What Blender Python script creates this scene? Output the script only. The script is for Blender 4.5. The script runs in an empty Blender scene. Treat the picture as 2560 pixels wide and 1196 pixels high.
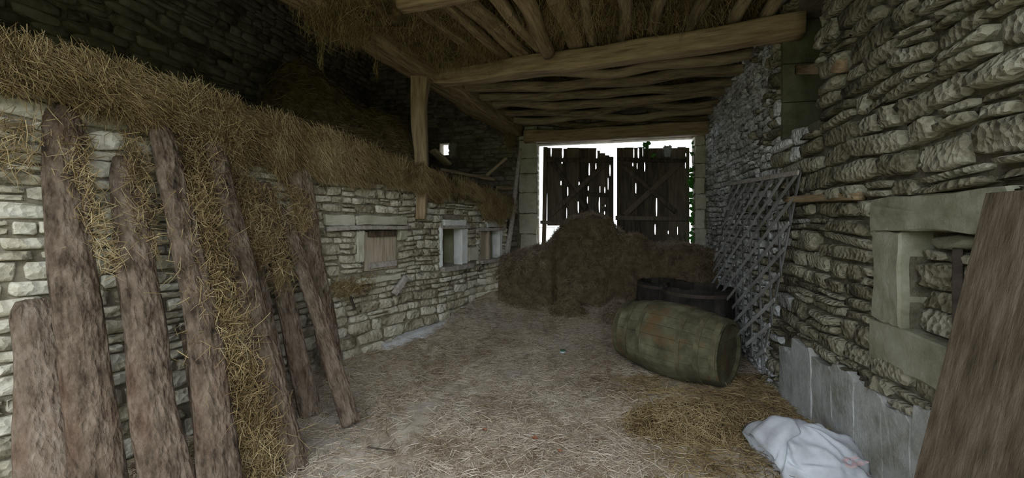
import bpy, math, random
import numpy as np
from mathutils import Vector, Matrix, noise as mn

random.seed(7)
rng = np.random.default_rng(7)
SC = bpy.context.scene
COL = SC.collection

# ------------------------------------------------------------------ camera, sky, exposure
F, CX, HY, CAMZ = 1000.0, 1280.0, 560.0, 1.6
cam_d = bpy.data.cameras.new('camera'); cam = bpy.data.objects.new('camera', cam_d); COL.objects.link(cam)
cam.location = (0, 0, CAMZ); cam.rotation_euler = (math.pi/2, 0, 0)
cam_d.sensor_width = 36.0; cam_d.lens = 36.0*F/2560.0
cam_d.shift_y = (HY-598.0)/2560.0
cam_d.clip_start = 0.02; cam_d.clip_end = 300
SC.camera = cam

world = bpy.data.worlds.new('overcast_sky'); SC.world = world; world.use_nodes = True
bg = world.node_tree.nodes['Background']
bg.inputs[0].default_value = (0.86, 0.925, 1.0, 1); bg.inputs[1].default_value = 1.0
SC.view_settings.view_transform = 'Standard'; SC.view_settings.look = 'None'
SC.view_settings.gamma = 1.0; SC.view_settings.use_curve_mapping = False
SC.view_settings.exposure = 2.45

# ------------------------------------------------------------------ helpers
def S(o, label=None, cat=None, group=None, kind=None):
    if label: o['label'] = label
    if cat: o['category'] = cat
    if group: o['group'] = group
    if kind: o['kind'] = kind
    return o
def empty(name, loc=(0,0,0)):
    o = bpy.data.objects.new(name, None); COL.objects.link(o); o.location = loc
    o.empty_display_size = .1
    return o
ORG = {}
def mk(name, V, Fc, mat, parent=None, smooth=False, org=None, mw=None):
    """one mesh object; V in world space (org = its origin) or in the frame mw"""
    me = bpy.data.meshes.new(name)
    V = np.asarray(V, float)
    if mw is None:
        if org is None: org = V.mean(0); org = np.array([org[0], org[1], V[:,2].min()])
        mwm = Matrix.Translation(Vector(org)); V = V-np.asarray(org)
    else: mwm = mw
    me.from_pydata(V.tolist(), [], Fc)
    if smooth: me.polygons.foreach_set('use_smooth', [True]*len(me.polygons))
    me.materials.append(mat)
    o = bpy.data.objects.new(name, me); COL.objects.link(o)
    if parent is not None:
        o.parent = parent
        pm = ORG.get(parent.name, Matrix.Translation(parent.location))
        o.matrix_basis = pm.inverted() @ mwm
    else: o.matrix_basis = mwm
    ORG[o.name] = mwm
    return o
class MB:
    def __init__(s): s.V=[]; s.F=[]
    def add(s, V, Fc):
        b=len(s.V); s.V += [tuple(v) for v in V]; s.F += [tuple(i+b for i in f) for f in Fc]; return s
    def build(s, name, mat, parent=None, smooth=False, **k): return mk(name, s.V, s.F, mat, parent, smooth, **k)
BOXF = [(0,3,2,1),(4,5,6,7),(0,1,5,4),(1,2,6,5),(2,3,7,6),(3,0,4,7)]
def hexa(b4, t4): return list(b4)+list(t4), BOXF
def ray(px, py): return np.array([(px-CX)/F, 1.0, -(py-HY)/F])
def P(px, py, Y): return np.array([0,0,CAMZ])+ray(px,py)*Y
def pxof(p): return CX+F*p[0]/max(p[1],.05), HY+F*(CAMZ-p[2])/max(p[1],.05)
class Plane:
    """vertical wall plane: origin O (x,y), direction u along, n towards the room"""
    def __init__(s, O, u, flip=False):
        s.O=np.array([O[0],O[1],0.]); u=np.array([u[0],u[1],0.]); s.u=u/np.linalg.norm(u)
        s.n=np.array([s.u[1],-s.u[0],0.])*(-1 if flip else 1)
    def w(s, a, d, z): return s.O+s.u*a+s.n*d+np.array([0,0,z])
    def pix(s, px, py, d=0.):
        r=ray(px,py); t=((s.O+s.n*d)@s.n)/(r@s.n); p=r*t
        return float((p-s.O)@s.u), float(p[2]+CAMZ)
    def box(s, a0,a1,d0,d1,z0,z1):
        return hexa([s.w(a0,d0,z0),s.w(a1,d0,z0),s.w(a1,d1,z0),s.w(a0,d1,z0)],[s.w(a0,d0,z1),s.w(a1,d0,z1),s.w(a1,d1,z1),s.w(a0,d1,z1)])
    def orient(s, F_):
        return F_
    def dist(s, x, y): return (x-s.O[0])*s.n[0]+(y-s.O[1])*s.n[1]

# ------------------------------------------------------------------ materials
def nodes(m): m.use_nodes=True; nt=m.node_tree; return nt, nt.nodes, nt.links
def mat(name, cols, scale=6, rough=.9, bump=.3, bscale=None, stretch=None, rand=None, coords='world', detail=8, ramp=None, dist=.02, vor=0, fine=0.0, rvar=.35, hue=None, metal=0):
    m=bpy.data.materials.new(name); nt,N,L=nodes(m)
    bs=N['Principled BSDF']; bs.inputs['Roughness'].default_value=rough; bs.inputs['Metallic'].default_value=metal
    bs.inputs['Specular IOR Level'].default_value=.2
    if coords=='world': src=N.new('ShaderNodeNewGeometry').outputs['Position']
    else: src=N.new('ShaderNodeTexCoord').outputs['Object']
    if stretch:
        mp=N.new('ShaderNodeMapping'); mp.inputs['Scale'].default_value=stretch; L.new(src,mp.inputs['Vector']); src=mp.outputs['Vector']
    nz=N.new('ShaderNodeTexNoise'); nz.inputs['Scale'].default_value=scale; nz.inputs['Detail'].default_value=detail; nz.inputs['Roughness'].default_value=.65
    L.new(src,nz.inputs['Vector'])
    cr=N.new('ShaderNodeValToRGB'); e=cr.color_ramp.elements
    n=len(cols); pos=ramp or [.3+.4*i/(n-1) for i in range(n)]
    e[0].position=pos[0]; e[0].color=(*cols[0],1); e[1].position=pos[-1]; e[1].color=(*cols[-1],1)
    for i in range(1,n-1):
        x=e.new(pos[i]); x.color=(*cols[i],1)
    fac=nz.outputs['Fac']
    if rand:
        if rand=='object': r=N.new('ShaderNodeObjectInfo').outputs['Random']
        else: r=N.new('ShaderNodeNewGeometry').outputs['Random Per Island']
        mr=N.new('ShaderNodeMapRange'); mr.inputs['To Min'].default_value=-rvar/2; mr.inputs['To Max'].default_value=rvar/2
        L.new(r,mr.inputs['Value']); ad=N.new('ShaderNodeMath'); ad.operation='ADD'; L.new(fac,ad.inputs[0]); L.new(mr.outputs[0],ad.inputs[1]); fac=ad.outputs[0]
    L.new(fac,cr.inputs['Fac']); colout=cr.outputs['Color']
    if hue:      # a second broad tint: (colour, scale, low, high)
        n3=N.new('ShaderNodeTexNoise'); n3.inputs['Scale'].default_value=hue[1]; n3.inputs['Detail'].default_value=4; L.new(src,n3.inputs['Vector'])
        m3=N.new('ShaderNodeMapRange'); m3.inputs['From Min'].default_value=hue[2]; m3.inputs['From Max'].default_value=hue[3]; L.new(n3.outputs['Fac'],m3.inputs['Value'])
        mx=N.new('ShaderNodeMix'); mx.data_type='RGBA'; L.new(m3.outputs[0],mx.inputs[0]); L.new(colout,mx.inputs[6]); mx.inputs[7].default_value=(*hue[0],1); colout=mx.outputs[2]
    L.new(colout,bs.inputs['Base Color'])
    if bump:
        n2=N.new('ShaderNodeTexNoise'); n2.inputs['Scale'].default_value=bscale or scale*3; n2.inputs['Detail'].default_value=6; n2.inputs['Roughness'].default_value=.7; L.new(src,n2.inputs['Vector'])
        h=n2.outputs['Fac']
        if vor:
            v=N.new('ShaderNodeTexVoronoi'); v.inputs['Scale'].default_value=vor; L.new(src,v.inputs['Vector'])
            a2=N.new('ShaderNodeMath'); a2.operation='ADD'; L.new(h,a2.inputs[0]); L.new(v.outputs['Distance'],a2.inputs[1]); h=a2.outputs[0]
        b=N.new('ShaderNodeBump'); b.inputs['Strength'].default_value=bump; b.inputs['Distance'].default_value=dist; L.new(h,b.inputs['Height']); L.new(b.outputs['Normal'],bs.inputs['Normal'])
    return m
M={}
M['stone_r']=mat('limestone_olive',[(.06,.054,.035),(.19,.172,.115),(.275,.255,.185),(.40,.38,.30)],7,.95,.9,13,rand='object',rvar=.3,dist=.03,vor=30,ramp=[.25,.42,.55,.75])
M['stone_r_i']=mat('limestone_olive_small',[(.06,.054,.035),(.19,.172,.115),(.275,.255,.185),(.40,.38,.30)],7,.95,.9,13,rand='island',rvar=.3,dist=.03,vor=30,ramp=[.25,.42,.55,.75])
M['stone_l']=mat('limestone_pale',[(.17,.14,.09),(.40,.36,.27),(.52,.48,.38),(.65,.62,.53)],6,.95,.8,13,rand='object',rvar=.3,dist=.02,vor=26,ramp=[.25,.42,.55,.75])
M['stone_l_i']=mat('limestone_pale_small',[(.17,.14,.09),(.40,.36,.27),(.52,.48,.38),(.65,.62,.53)],6,.95,.8,13,rand='island',rvar=.3,dist=.02,vor=26,ramp=[.25,.42,.55,.75])
M['stone_w']=mat('limewashed_doorlit_stone',[(.20,.195,.18),(.46,.46,.44),(.62,.63,.63),(.76,.78,.79)],7,.95,.9,13,rand='object',rvar=.3,dist=.03,vor=30,ramp=[.25,.42,.55,.75])  # limewashed stones; their paleness also stands in for daylight from the doors
M['stone_w_i']=mat('limewashed_doorlit_stone_small',[(.20,.195,.18),(.46,.46,.44),(.62,.63,.63),(.76,.78,.79)],7,.95,.9,13,rand='island',rvar=.3,dist=.03,vor=30,ramp=[.25,.42,.55,.75])
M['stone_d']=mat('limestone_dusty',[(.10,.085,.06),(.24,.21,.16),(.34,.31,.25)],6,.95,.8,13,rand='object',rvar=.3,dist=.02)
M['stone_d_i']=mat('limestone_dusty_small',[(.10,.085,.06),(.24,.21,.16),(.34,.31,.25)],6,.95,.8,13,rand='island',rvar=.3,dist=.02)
M['mortar']=mat('earth_mortar',[(.09,.075,.05),(.22,.19,.13),(.30,.27,.20)],9,.98,.8,40,dist=.03)
M['mortar_l']=mat('pale_earth_mortar',[(.13,.11,.075),(.29,.255,.19),(.40,.36,.28)],9,.98,.8,40,dist=.03)
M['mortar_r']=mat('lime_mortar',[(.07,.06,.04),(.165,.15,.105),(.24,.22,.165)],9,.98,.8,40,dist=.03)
M['dressed']=mat('dressed_stone',[(.32,.30,.21),(.47,.45,.36),(.55,.53,.45)],5,.9,.25,60,dist=.01)
M['dressed_r']=mat('dressed_stone_olive',[(.15,.145,.09),(.26,.255,.185),(.36,.355,.28)],5,.92,.6,22,dist=.015,detail=12)
M['jamb_r']=mat('shaded_green_stone',[(.07,.075,.04),(.13,.135,.08),(.18,.18,.12)],5,.95,.5,22,dist=.015)  # shade of the recess painted into the jamb colour
M['plaster']=mat('grey_plaster',[(.22,.215,.18),(.38,.385,.36),(.48,.495,.49)],5,.95,.9,14,dist=.02,rand='object',rvar=.12)
M['reveal']=mat('greenish_plaster',[(.26,.25,.15),(.36,.35,.23),(.42,.41,.29)],4,.95,.2,40,dist=.01)
M['white_plaster']=mat('white_plaster',[(.52,.52,.48),(.68,.69,.67),(.76,.77,.76)],6,.9,.3,40,dist=.01)
M['concrete']=mat('pale_concrete',[(.30,.29,.27),(.50,.50,.49),(.60,.61,.61)],9,.95,.6,40,dist=.02)
M['beam']=mat('old_oak',[(.13,.09,.05),(.30,.22,.13),(.44,.34,.21)],3,.85,.5,8,stretch=(9,9,1),coords='obj',dist=.02,rand='object',rvar=.2)
M['pole']=mat('round_pole_wood',[(.12,.09,.055),(.27,.21,.13),(.42,.34,.22)],3,.9,.6,8,stretch=(9,9,1.2),coords='obj',dist=.02,rand='object',rvar=.35)
M['bark']=mat('dry_bark',[(.04,.028,.018),(.16,.115,.08),(.27,.205,.15),(.42,.345,.27)],9,.95,1.0,26,stretch=(1.9,1.9,.8),coords='obj',dist=.04,vor=26,rand='object',rvar=.12,ramp=[.28,.42,.56,.78],hue=((.20,.11,.07),1.6,.5,.72))
M['door']=mat('barn_door_wood',[(.045,.036,.028),(.10,.08,.06),(.16,.13,.10)],3,.9,.5,8,stretch=(10,10,1),dist=.01,rand='object',rvar=.3)
M['plank']=mat('brown_plank',[(.045,.034,.022),(.12,.09,.058),(.20,.16,.115)],4,.9,.9,12,stretch=(6,6,1.2),coords='obj',dist=.015,rand='object',rvar=.15)
M['shutter']=mat('shutter_wood',[(.25,.19,.13),(.40,.33,.25),(.50,.43,.34)],3,.85,.4,8,stretch=(10,10,1.2),dist=.01,rand='object',rvar=.15)
M['greywood']=mat('grey_weathered_wood',[(.20,.175,.15),(.36,.32,.28),(.48,.45,.42)],4,.9,.4,10,stretch=(6,6,6),dist=.01)
M['lath']=mat('trellis_lath',[(.05,.05,.045),(.10,.10,.095),(.16,.16,.16)],4,.8,.3,20,dist=.005,rand='object',rvar=.2)
M['lath_pale']=mat('weathered_lath',[(.16,.16,.152),(.27,.27,.265),(.38,.385,.39)],4,.8,.3,20,dist=.005,rand='object',rvar=.2)
M['stave']=mat('mossy_stave',[(.035,.031,.02),(.08,.075,.043),(.13,.124,.075),(.23,.22,.14)],5,.85,.5,14,dist=.01,rand='object',rvar=.06,ramp=[.28,.45,.6,.8],hue=((.12,.07,.03),3,.58,.72))
M['hoop']=mat('rusty_hoop',[(.05,.042,.026),(.09,.08,.045),(.15,.14,.08)],8,.8,.3,30,dist=.004)
M['vat']=mat('blackened_stave',[(.012,.011,.010),(.028,.024,.02),(.05,.045,.038)],6,.85,.4,14,dist=.01,rand='object',rvar=.25)
M['sack']=mat('woven_plastic',[(.30,.31,.33),(.44,.46,.49),(.54,.56,.60)],5,.6,.25,60,dist=.006)
M['red']=mat('red_print',[(.40,.09,.07),(.52,.14,.11)],20,.6,0)
M['fadedred']=mat('faded_print',[(.46,.32,.33),(.58,.45,.46)],30,.6,0)
M['iron']=mat('rusty_iron',[(.03,.024,.02),(.08,.06,.045)],14,.7,.3,30,dist=.004)
M['brownleaf']=mat('dry_leaf',[(.16,.06,.03),(.26,.11,.06)],20,.8,.2)
M['ivy']=mat('ivy_leaf',[(.03,.12,.015),(.06,.26,.03)],20,.5,.1,rand='object')
M['web']=mat('grey_rag',[(.28,.32,.38),(.48,.52,.58)],20,.9,.4)
M['ground']=mat('trodden_chaff',[(.22,.17,.115),(.46,.39,.30),(.60,.54,.45)],9,.98,.8,70,dist=.02,hue=((.46,.43,.40),1.1,.52,.72),detail=12)
M['grass']=mat('grass_outside',[(.20,.20,.11),(.30,.30,.18)],4,.95,.3)
M['sky_blocker']=mat('sky_blocker_leaves',[(.07,.085,.04),(.14,.155,.08)],6,.95,.5)
M['gravel']=mat('pale_gravel_outside',[(.62,.61,.57),(.76,.75,.71)],6,.95,.3)
M['haybase']=mat('packed_hay',[(.055,.038,.018),(.16,.113,.055),(.28,.205,.10)],10,.98,1.0,55,dist=.04,detail=12)
M['hayheap']=mat('packed_hay_brown',[(.07,.05,.028),(.18,.135,.08),(.29,.225,.14)],10,.98,1.0,55,dist=.04,detail=12)
M['roof']=mat('roof_boards',[(.03,.025,.02),(.07,.055,.04)],5,.95,.3)
M['ceil']=mat('loft_boards',[(.035,.027,.018),(.10,.075,.045)],5,.95,.6)
M['cobble']=mat('brown_clod',[(.06,.04,.03),(.15,.10,.07)],14,.95,.6)
M['glass']=mat('pale_glass_jar',[(.36,.44,.46),(.50,.58,.60)],8,.2,0)
M['greenlid']=mat('dark_green_lid',[(.03,.09,.05),(.05,.13,.07)],8,.4,0)
M['whitepaint']=mat('white_painted_metal',[(.75,.77,.8),(.82,.84,.86)],8,.4,0)
M['terracotta']=mat('terracotta',[(.38,.17,.09),(.46,.22,.12)],8,.8,.2)
def strawmat(name, cols, ramp=None):
    m=mat(name, cols, 1.6, .75, 0, rand='island', rvar=.62, detail=3, ramp=ramp or [.15,.4,.6,.85]); N=m.node_tree.nodes; L=m.node_tree.links
    bs=N['Principled BSDF']; tr=N.new('ShaderNodeBsdfTranslucent'); mx=N.new('ShaderNodeMixShader'); mx.inputs[0].default_value=.22
    L.new(bs.inputs['Base Color'].links[0].from_socket,tr.inputs['Color']); L.new(bs.outputs[0],mx.inputs[1]); L.new(tr.outputs[0],mx.inputs[2]); L.new(mx.outputs[0],N['Material Output'].inputs['Surface'])
    return m
M['straw_floor']=strawmat('floor_straw',[(.25,.18,.11),(.50,.40,.29),(.67,.57,.44),(.82,.74,.62)])
M['straw_gold']=strawmat('golden_straw',[(.11,.072,.03),(.31,.215,.10),(.45,.34,.17),(.62,.50,.29)])
M['straw_brown']=strawmat('brown_hay',[(.10,.066,.038),(.24,.175,.10),(.37,.28,.165),(.54,.43,.27)])
M['straw_pale']=strawmat('pale_hay',[(.17,.115,.075),(.36,.27,.19),(.50,.40,.30),(.66,.57,.46)])

# ------------------------------------------------------------------ straw strands
def strands(name, Pc, D, L, W, m, parent=None, curl=.12, seed=0):
    r=np.random.default_rng(seed); N=len(Pc)
    D=D/np.maximum(np.linalg.norm(D,axis=1,keepdims=True),1e-6)
    A=np.cross(D, r.normal(size=(N,3))); A/=np.maximum(np.linalg.norm(A,axis=1,keepdims=True),1e-6); B=np.cross(D,A)
    bend=A*(r.normal(size=(N,1))*curl*L[:,None])
    C=[Pc-D*L[:,None]/2, Pc+bend, Pc+D*L[:,None]/2]
    V=np.empty((N,9,3))
    for k in range(3):
        rad=W/2*(1 if k<2 else .55)
        for j in range(3):
            a=2*math.pi*j/3
            V[:,k*3+j]=C[k]+(A*math.cos(a)+B*math.sin(a))*rad[:,None]
    q=[]
    for k in range(2):
        for j in range(3): q.append([k*3+j,k*3+(j+1)%3,k*3+3+(j+1)%3,k*3+3+j])
    q=np.array(q); Q=(np.arange(N)[:,None,None]*9+q[None]).reshape(-1,4)
    o3=V.reshape(-1,3).mean(0) if parent is None else np.zeros(3)
    if parent is None: o3[2]=V[...,2].min()
    V=V-o3
    me=bpy.data.meshes.new(name)
    me.vertices.add(N*9); me.vertices.foreach_set('co',V.reshape(-1).astype(np.float32))
    nq=len(Q); me.loops.add(nq*4); me.loops.foreach_set('vertex_index',Q.reshape(-1).astype(np.int32))
    me.polygons.add(nq); me.polygons.foreach_set('loop_start',np.arange(0,nq*4,4,dtype=np.int32))
    me.polygons.foreach_set('use_smooth',np.ones(nq,bool)); me.materials.append(m); me.update(calc_edges=True)
    o=bpy.data.objects.new(name,me); COL.objects.link(o)
    mw=Matrix.Translation(Vector(o3))
    if parent is not None:
        o.parent=parent; pm=ORG.get(parent.name, Matrix.Translation(parent.location)); o.matrix_basis=pm.inverted()@mw
    else: o.matrix_basis=mw
    ORG[o.name]=mw
    return o
def sample_mesh(V, Q, N, r, wfun=None):
    V=np.asarray(V); Q=np.asarray(Q)
    a,b,c,d=V[Q[:,0]],V[Q[:,1]],V[Q[:,2]],V[Q[:,3]]
    nrm=np.cross(c-a,d-b); ar=np.linalg.norm(nrm,axis=1)/2+1e-9
    w=ar.copy()
    if wfun is not None: w*=wfun((a+b+c+d)/4, nrm/(2*ar[:,None]))
    i=r.choice(len(Q),N,p=w/w.sum()); s=r.random((N,1)); t=r.random((N,1))
    p=(a[i]*(1-s)+b[i]*s)*(1-t)+(d[i]*(1-s)+c[i]*s)*t
    return p, nrm[i]/(2*ar[i][:,None])
def gridmesh(X,Y,Z):
    n,m=X.shape; V=np.stack([X,Y,Z],-1).reshape(-1,3)
    i=np.arange(n*m).reshape(n,m)
    Q=np.stack([i[:-1,:-1],i[1:,:-1],i[1:,1:],i[:-1,1:]],-1).reshape(-1,4)
    return V,Q
def vnoise(x,y,sc,seed=0,oct=3):
    x=np.asarray(x,float); y=np.asarray(y,float); out=np.zeros(np.broadcast(x,y).shape); amp=1; k=1
    r=np.random.default_rng(seed+991); T=r.random((64,64))
    for _ in range(oct):
        u=x*sc*k; v=y*sc*k; i=np.floor(u).astype(int); j=np.floor(v).astype(int); f=u-i; g=v-j
        f=f*f*(3-2*f); g=g*g*(3-2*g)
        out=out+amp*((T[i%64,j%64]*(1-f)+T[(i+1)%64,j%64]*f)*(1-g)+(T[i%64,(j+1)%64]*(1-f)+T[(i+1)%64,(j+1)%64]*f)*g-.5)
        amp*=.5; k*=2
    return out
def sstep(a,b,x): t=np.clip((x-a)/(b-a),0,1); return t*t*(3-2*t)

# ------------------------------------------------------------------ plan of the barn
RW=Plane((1.55+.265*(-.6),-.6),(.265,1.0),flip=True)        # right wall, along = away from the camera
RW.n=np.array([-RW.u[1],RW.u[0],0.])
LW=Plane((-4.131+.58*.4,.4),(.58,1.0)); LW.n=np.array([LW.u[1],-LW.u[0],0.])
BW=Plane((3.40,6.89),(-1.0,.242)); BW.n=np.array([-BW.u[1],BW.u[0],0.])
if BW.n[1]>0: BW.n=-BW.n
FW=Plane((-3.0-.265*9.2,8.44-9.2),(.265,1.0)); FW.n=np.array([FW.u[1],-FW.u[0],0.])
LEND=float((6.94-.4)/LW.u[1])
def ground(x,y):
    x=np.asarray(x,float); y=np.asarray(y,float)
    z=.30*sstep(4.9,6.5,y)+.05*vnoise(x,y,1.1,3)+.02*vnoise(x,y,5,4)
    d=LW.dist(x,y); z=z+.20*np.exp(-(np.clip(d,0,9)/.42)**2)*sstep(2.9,3.6,y)
    z=z+.13*np.exp(-((x-1.30)**2/.30+(y-3.42)**2/.06))+.06*np.exp(-((x-2.2)**2/.2+(y-3.1)**2/.2))
    z=z+.12*np.exp(-((x-.80)**2/.05+(y-6.1)**2/.03))
    return z

# ------------------------------------------------------------------ stone walls
def clipcells(cells, holes):
    out=[]
    for (a0,a1,z0,z1) in cells:
        iv=[(a0,a1)]
        for (h0,h1,k0,k1) in holes:
            if min(z1,k1)-max(z0,k0) < .28*(z1-z0): continue
            nv=[]
            for (p,q) in iv:
                if q<=h0 or p>=h1: nv.append((p,q)); continue
                if p<h0-.03: nv.append((p,h0))
                if q>h1+.03: nv.append((h1,q))
            iv=nv
        out += [(p,q,z0,z1) for p,q in iv if q-p>.03]
    return out
def courses(a0,a1,z0,z1,ch,sw,rr,thin=.15):
    out=[]; z=z0
    while z<z1:
        h=rr.uniform(*ch)
        if z+h>z1-.02: h=z1-z
        if h<.025: break
        a=a0-rr.uniform(0,sw[1])
        while a<a1:
            w=rr.uniform(*sw)*(.7+.5*h/ch[1])
            if rr.random()<.12: w*=1.5
            p,q=max(a,a0),min(a+w,a1)
            if q-p>.03:
                if rr.random()<thin and h>.075:
                    c=rr.uniform(.4,.6); out += [(p,q,z,z+h*c),(p,q,z+h*c,z+h)]
                else: out.append((p,q,z,z+h))
            a+=w
        z+=h
    return out
def stone_mesh(W, cell, rr, joint, prot, warp, er=(.28,.62)):
    a0,a1,z0,z1=cell; ca,cz=(a0+a1)/2,(z0+z1)/2
    A,B=max((a1-a0)/2-joint,.012),max((z1-z0)/2-joint,.010)
    n=9; d=rr.uniform(*prot); tilt=rr.uniform(-.2,.2); tz=rr.uniform(-.5,.5); ta=rr.uniform(-.5,.5); cxo=rr.uniform(-.35,.35); czo=rr.uniform(-.3,.3); ph=rr.uniform(0,.7)
    ring=[]
    e=rr.uniform(*er)
    for i in range(n):
        t=2*math.pi*(i+ph)/n+rr.uniform(-.22,.22); c,s=math.cos(t),math.sin(t)
        x=math.copysign(abs(c)**e,c)*A*rr.uniform(.86,1.08); y=math.copysign(abs(s)**e,s)*B*rr.uniform(.80,1.12)
        ring.append((x,y+tilt*x*.35))
    V=[]
    def pt(x,y,dd):
        zz=cz+y; return W.w(ca+x,dd,zz+warp(ca+x,zz))
    for x,y in ring: V.append(pt(x,y,-.03))
    for x,y in ring: V.append(pt(x*.99,y*.99,d*rr.uniform(.45,.9)))
    for x,y in ring: V.append(pt(x*rr.uniform(.78,.93),y*rr.uniform(.68,.90),d*rr.uniform(.78,1.2)+tz*.03*y/B+ta*.03*x/A))
    V.append(pt(cxo*A,czo*B,d*rr.uniform(.85,1.3)))
    Fc=[]
    for k in range(2):
        for i in range(n):
            j=(i+1)%n; Fc.append((k*n+i,k*n+j,k*n+n+j,k*n+n+i))
    for i in range(n): Fc.append((2*n+i,2*n+(i+1)%n,3*n))
    # outward faces
    V=np.array(V); f=Fc[-1]; nn=np.cross(V[f[1]]-V[f[0]],V[f[2]]-V[f[0]])
    if nn@W.n<0: Fc=[tuple(reversed(q)) for q in Fc]
    return V,Fc
def lay(W, wallobj, cells, mo, mi, seed, joint=.007, prot=(.02,.05), warpamp=.02, limit=280, vis=None, er=(.28,.62)):
    rr=random.Random(seed)
    warp=lambda a,z: warpamp*(mn.noise((a*.9,z*1.3,seed))+.5*mn.noise((a*2.7,z*2.5,seed+5)))
    items=[]
    for c in cells:
        ctr=W.w((c[0]+c[1])/2,.03,(c[2]+c[3])/2)
        if ctr[1]<.3: area=-1
        else:
            px,py=pxof(ctr); p0=pxof(W.w(c[0],.03,c[2])); p1=pxof(W.w(c[1],.03,c[3]))
            area=abs((p1[0]-p0[0])*(p1[1]-p0[1]))
            if not(-1300<px<3900 and -700<py<2400): area=-1
            elif not(0<px<2560 and 0<py<1196): area*=.01
            if area>0 and vis and not vis(px,py): area*=.05
        items.append((area,c))
    items=[i for i in items if i[0]>0]
    items.sort(key=lambda t:-t[0])
    rest=MB()
    for k,(ar,c) in enumerate(items):
        V,Fc=stone_mesh(W,c,rr,joint,prot,warp,er)
        if k<limit: mk('stone',V,Fc,mo,wallobj,True,org=V[-1])
        else: rest.add(V,Fc)
    if rest.V:
        o=rest.build('small_stones',mi,wallobj,True); S(o,kind='stuff')
    return len(items)
def backing(name, W, a0,a1,z0,z1,th,holes,m,top=None):
    A=sorted({a0,a1,*[h[i] for h in holes for i in (0,1)]}); Z=sorted({z0,z1,*[h[i] for h in holes for i in (2,3)]})
    mb=MB()
    for i in range(len(A)-1):
        for j in range(len(Z)-1):
            ca,cz=(A[i]+A[i+1])/2,(Z[j]+Z[j+1])/2
            if any(h[0]<ca<h[1] and h[2]<cz<h[3] for h in holes): continue
            mb.add(*W.box(A[i],A[i+1],-th,0,Z[j],Z[j+1]))
    return S(mb.build(name,m,org=W.w((a0+a1)/2,-th/2,z0)),kind='structure')
def block(name, W, a0,a1,z0,z1,d0,d1,m,parent,rr,rough=.008,n=6,ins=.012):
    """a dressed stone block with worn edges in a wall"""
    mb=MB(); A=[(a0,z0),(a1,z0),(a1,z1),(a0,z1)]
    ca,cz=(a0+a1)/2,(z0+z1)/2; pts=[]
    for i in range(4):
        p,q=A[i],A[(i+1)%4]
        for k in range(n):
            t=(k+.12)/n
            pts.append((p[0]+(q[0]-p[0])*t+rr.uniform(-1,1)*rough, p[1]+(q[1]-p[1])*t+rr.uniform(-1,1)*rough))
    N=len(pts); V=[]
    for (x,y) in pts: V.append(W.w(x,d0,y))
    for (x,y) in pts: V.append(W.w(x,d1-ins,y))
    for (x,y) in pts:
        dx,dy=ca-x,cz-y; l=math.hypot(dx,dy); V.append(W.w(x+dx/l*ins,d1+rr.uniform(-.003,.003),y+dy/l*ins))
    V.append(W.w(ca,d1,cz)); Fc=[]
    for k in range(2):
        for i in range(N): Fc.append((k*N+i,k*N+(i+1)%N,k*N+N+(i+1)%N,k*N+N+i))
    for i in range(N): Fc.append((2*N+i,2*N+(i+1)%N,3*N))
    V=np.array(V); f=Fc[-1]
    if np.cross(V[f[1]]-V[f[0]],V[f[2]]-V[f[0]])@W.n<0: Fc=[tuple(reversed(q)) for q in Fc]
    return mk(name,V,Fc,m,parent,False)

# ------------------------------------------------------------------ outside and shell
x,y=np.meshgrid(np.linspace(-60,60,9),np.linspace(-60,-.62,7),indexing='ij')
mb=MB(); mb.add(*hexa([(-60,-60,-.4),(60,-60,-.4),(60,-.65,-.4),(-60,-.65,-.4)],[(-60,-60,-.05),(60,-60,-.05),(60,-.65,-.05),(-60,-.65,-.05)]))
S(mb.build('ground_front',M['grass']),kind='structure')
mb=MB(); mb.add(*hexa([(-60,8.9,-.4),(60,8.9,-.4),(60,120,-.4),(-60,120,-.4)],[(-60,8.9,.15),(60,8.9,.15),(60,120,.15),(-60,120,.15)]))
S(mb.build('ground_back',M['gravel']),kind='structure')

# floor (trodden chaff over earth), thick slab with an uneven top
gx,gy=np.meshgrid(np.linspace(-6.6,4.2,190),np.linspace(-.66,9.0,170),indexing='ij')
gV,gQ=gridmesh(gx,gy,ground(gx,gy))
floor=S(mk('floor',gV,gQ[:, ::1].tolist(),M['ground'],smooth=True,org=(0,3,0)),kind='structure')

# right wall ---------------------------------------------------------------------
RL=7.85
rec=(RW.pix(2065,300)[0],RW.pix(1955,300)[0],2.40,3.50)
n_top=RW.pix(2300,580)[1]; s_in=RW.pix(2275,700)[0]; s_out=RW.pix(2205,700)[0]; s_near=RW.pix(2560,560)[0]-.02
niche=(s_near,s_in,1.04,1.56)
wall_right=backing('wall_right',RW,1.13,RL,-.2,5.2,.5,[rec,niche],M['mortar_r'])
rr=random.Random(5)
mb=MB(); mb.add(*RW.box(rec[0]-.02,rec[1]+.02,-.5,-.36,rec[2]-.02,rec[3]+.02)); mb.build('recess_back',M['mortar_r'],wall_right)
# recess far jamb, of big dressed blocks
zz=rec[2]
for h in (.34,.36,.40):
    V=[RW.w(rec[1]-.01,-.36,zz),RW.w(rec[1]-.03-.01*rr.random(),0.005,zz),RW.w(rec[1]-.03,0.005,zz+h-.008),RW.w(rec[1]-.012,-.36,zz+h-.008)]
    W2=[v+RW.u*.06 for v in V]
    mk('jamb_stone',V+W2,[(0,1,2,3),(7,6,5,4),(0,4,5,1),(1,5,6,2),(2,6,7,3),(3,7,4,0)],M['jamb_r'],wall_right)
    zz+=h
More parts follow.
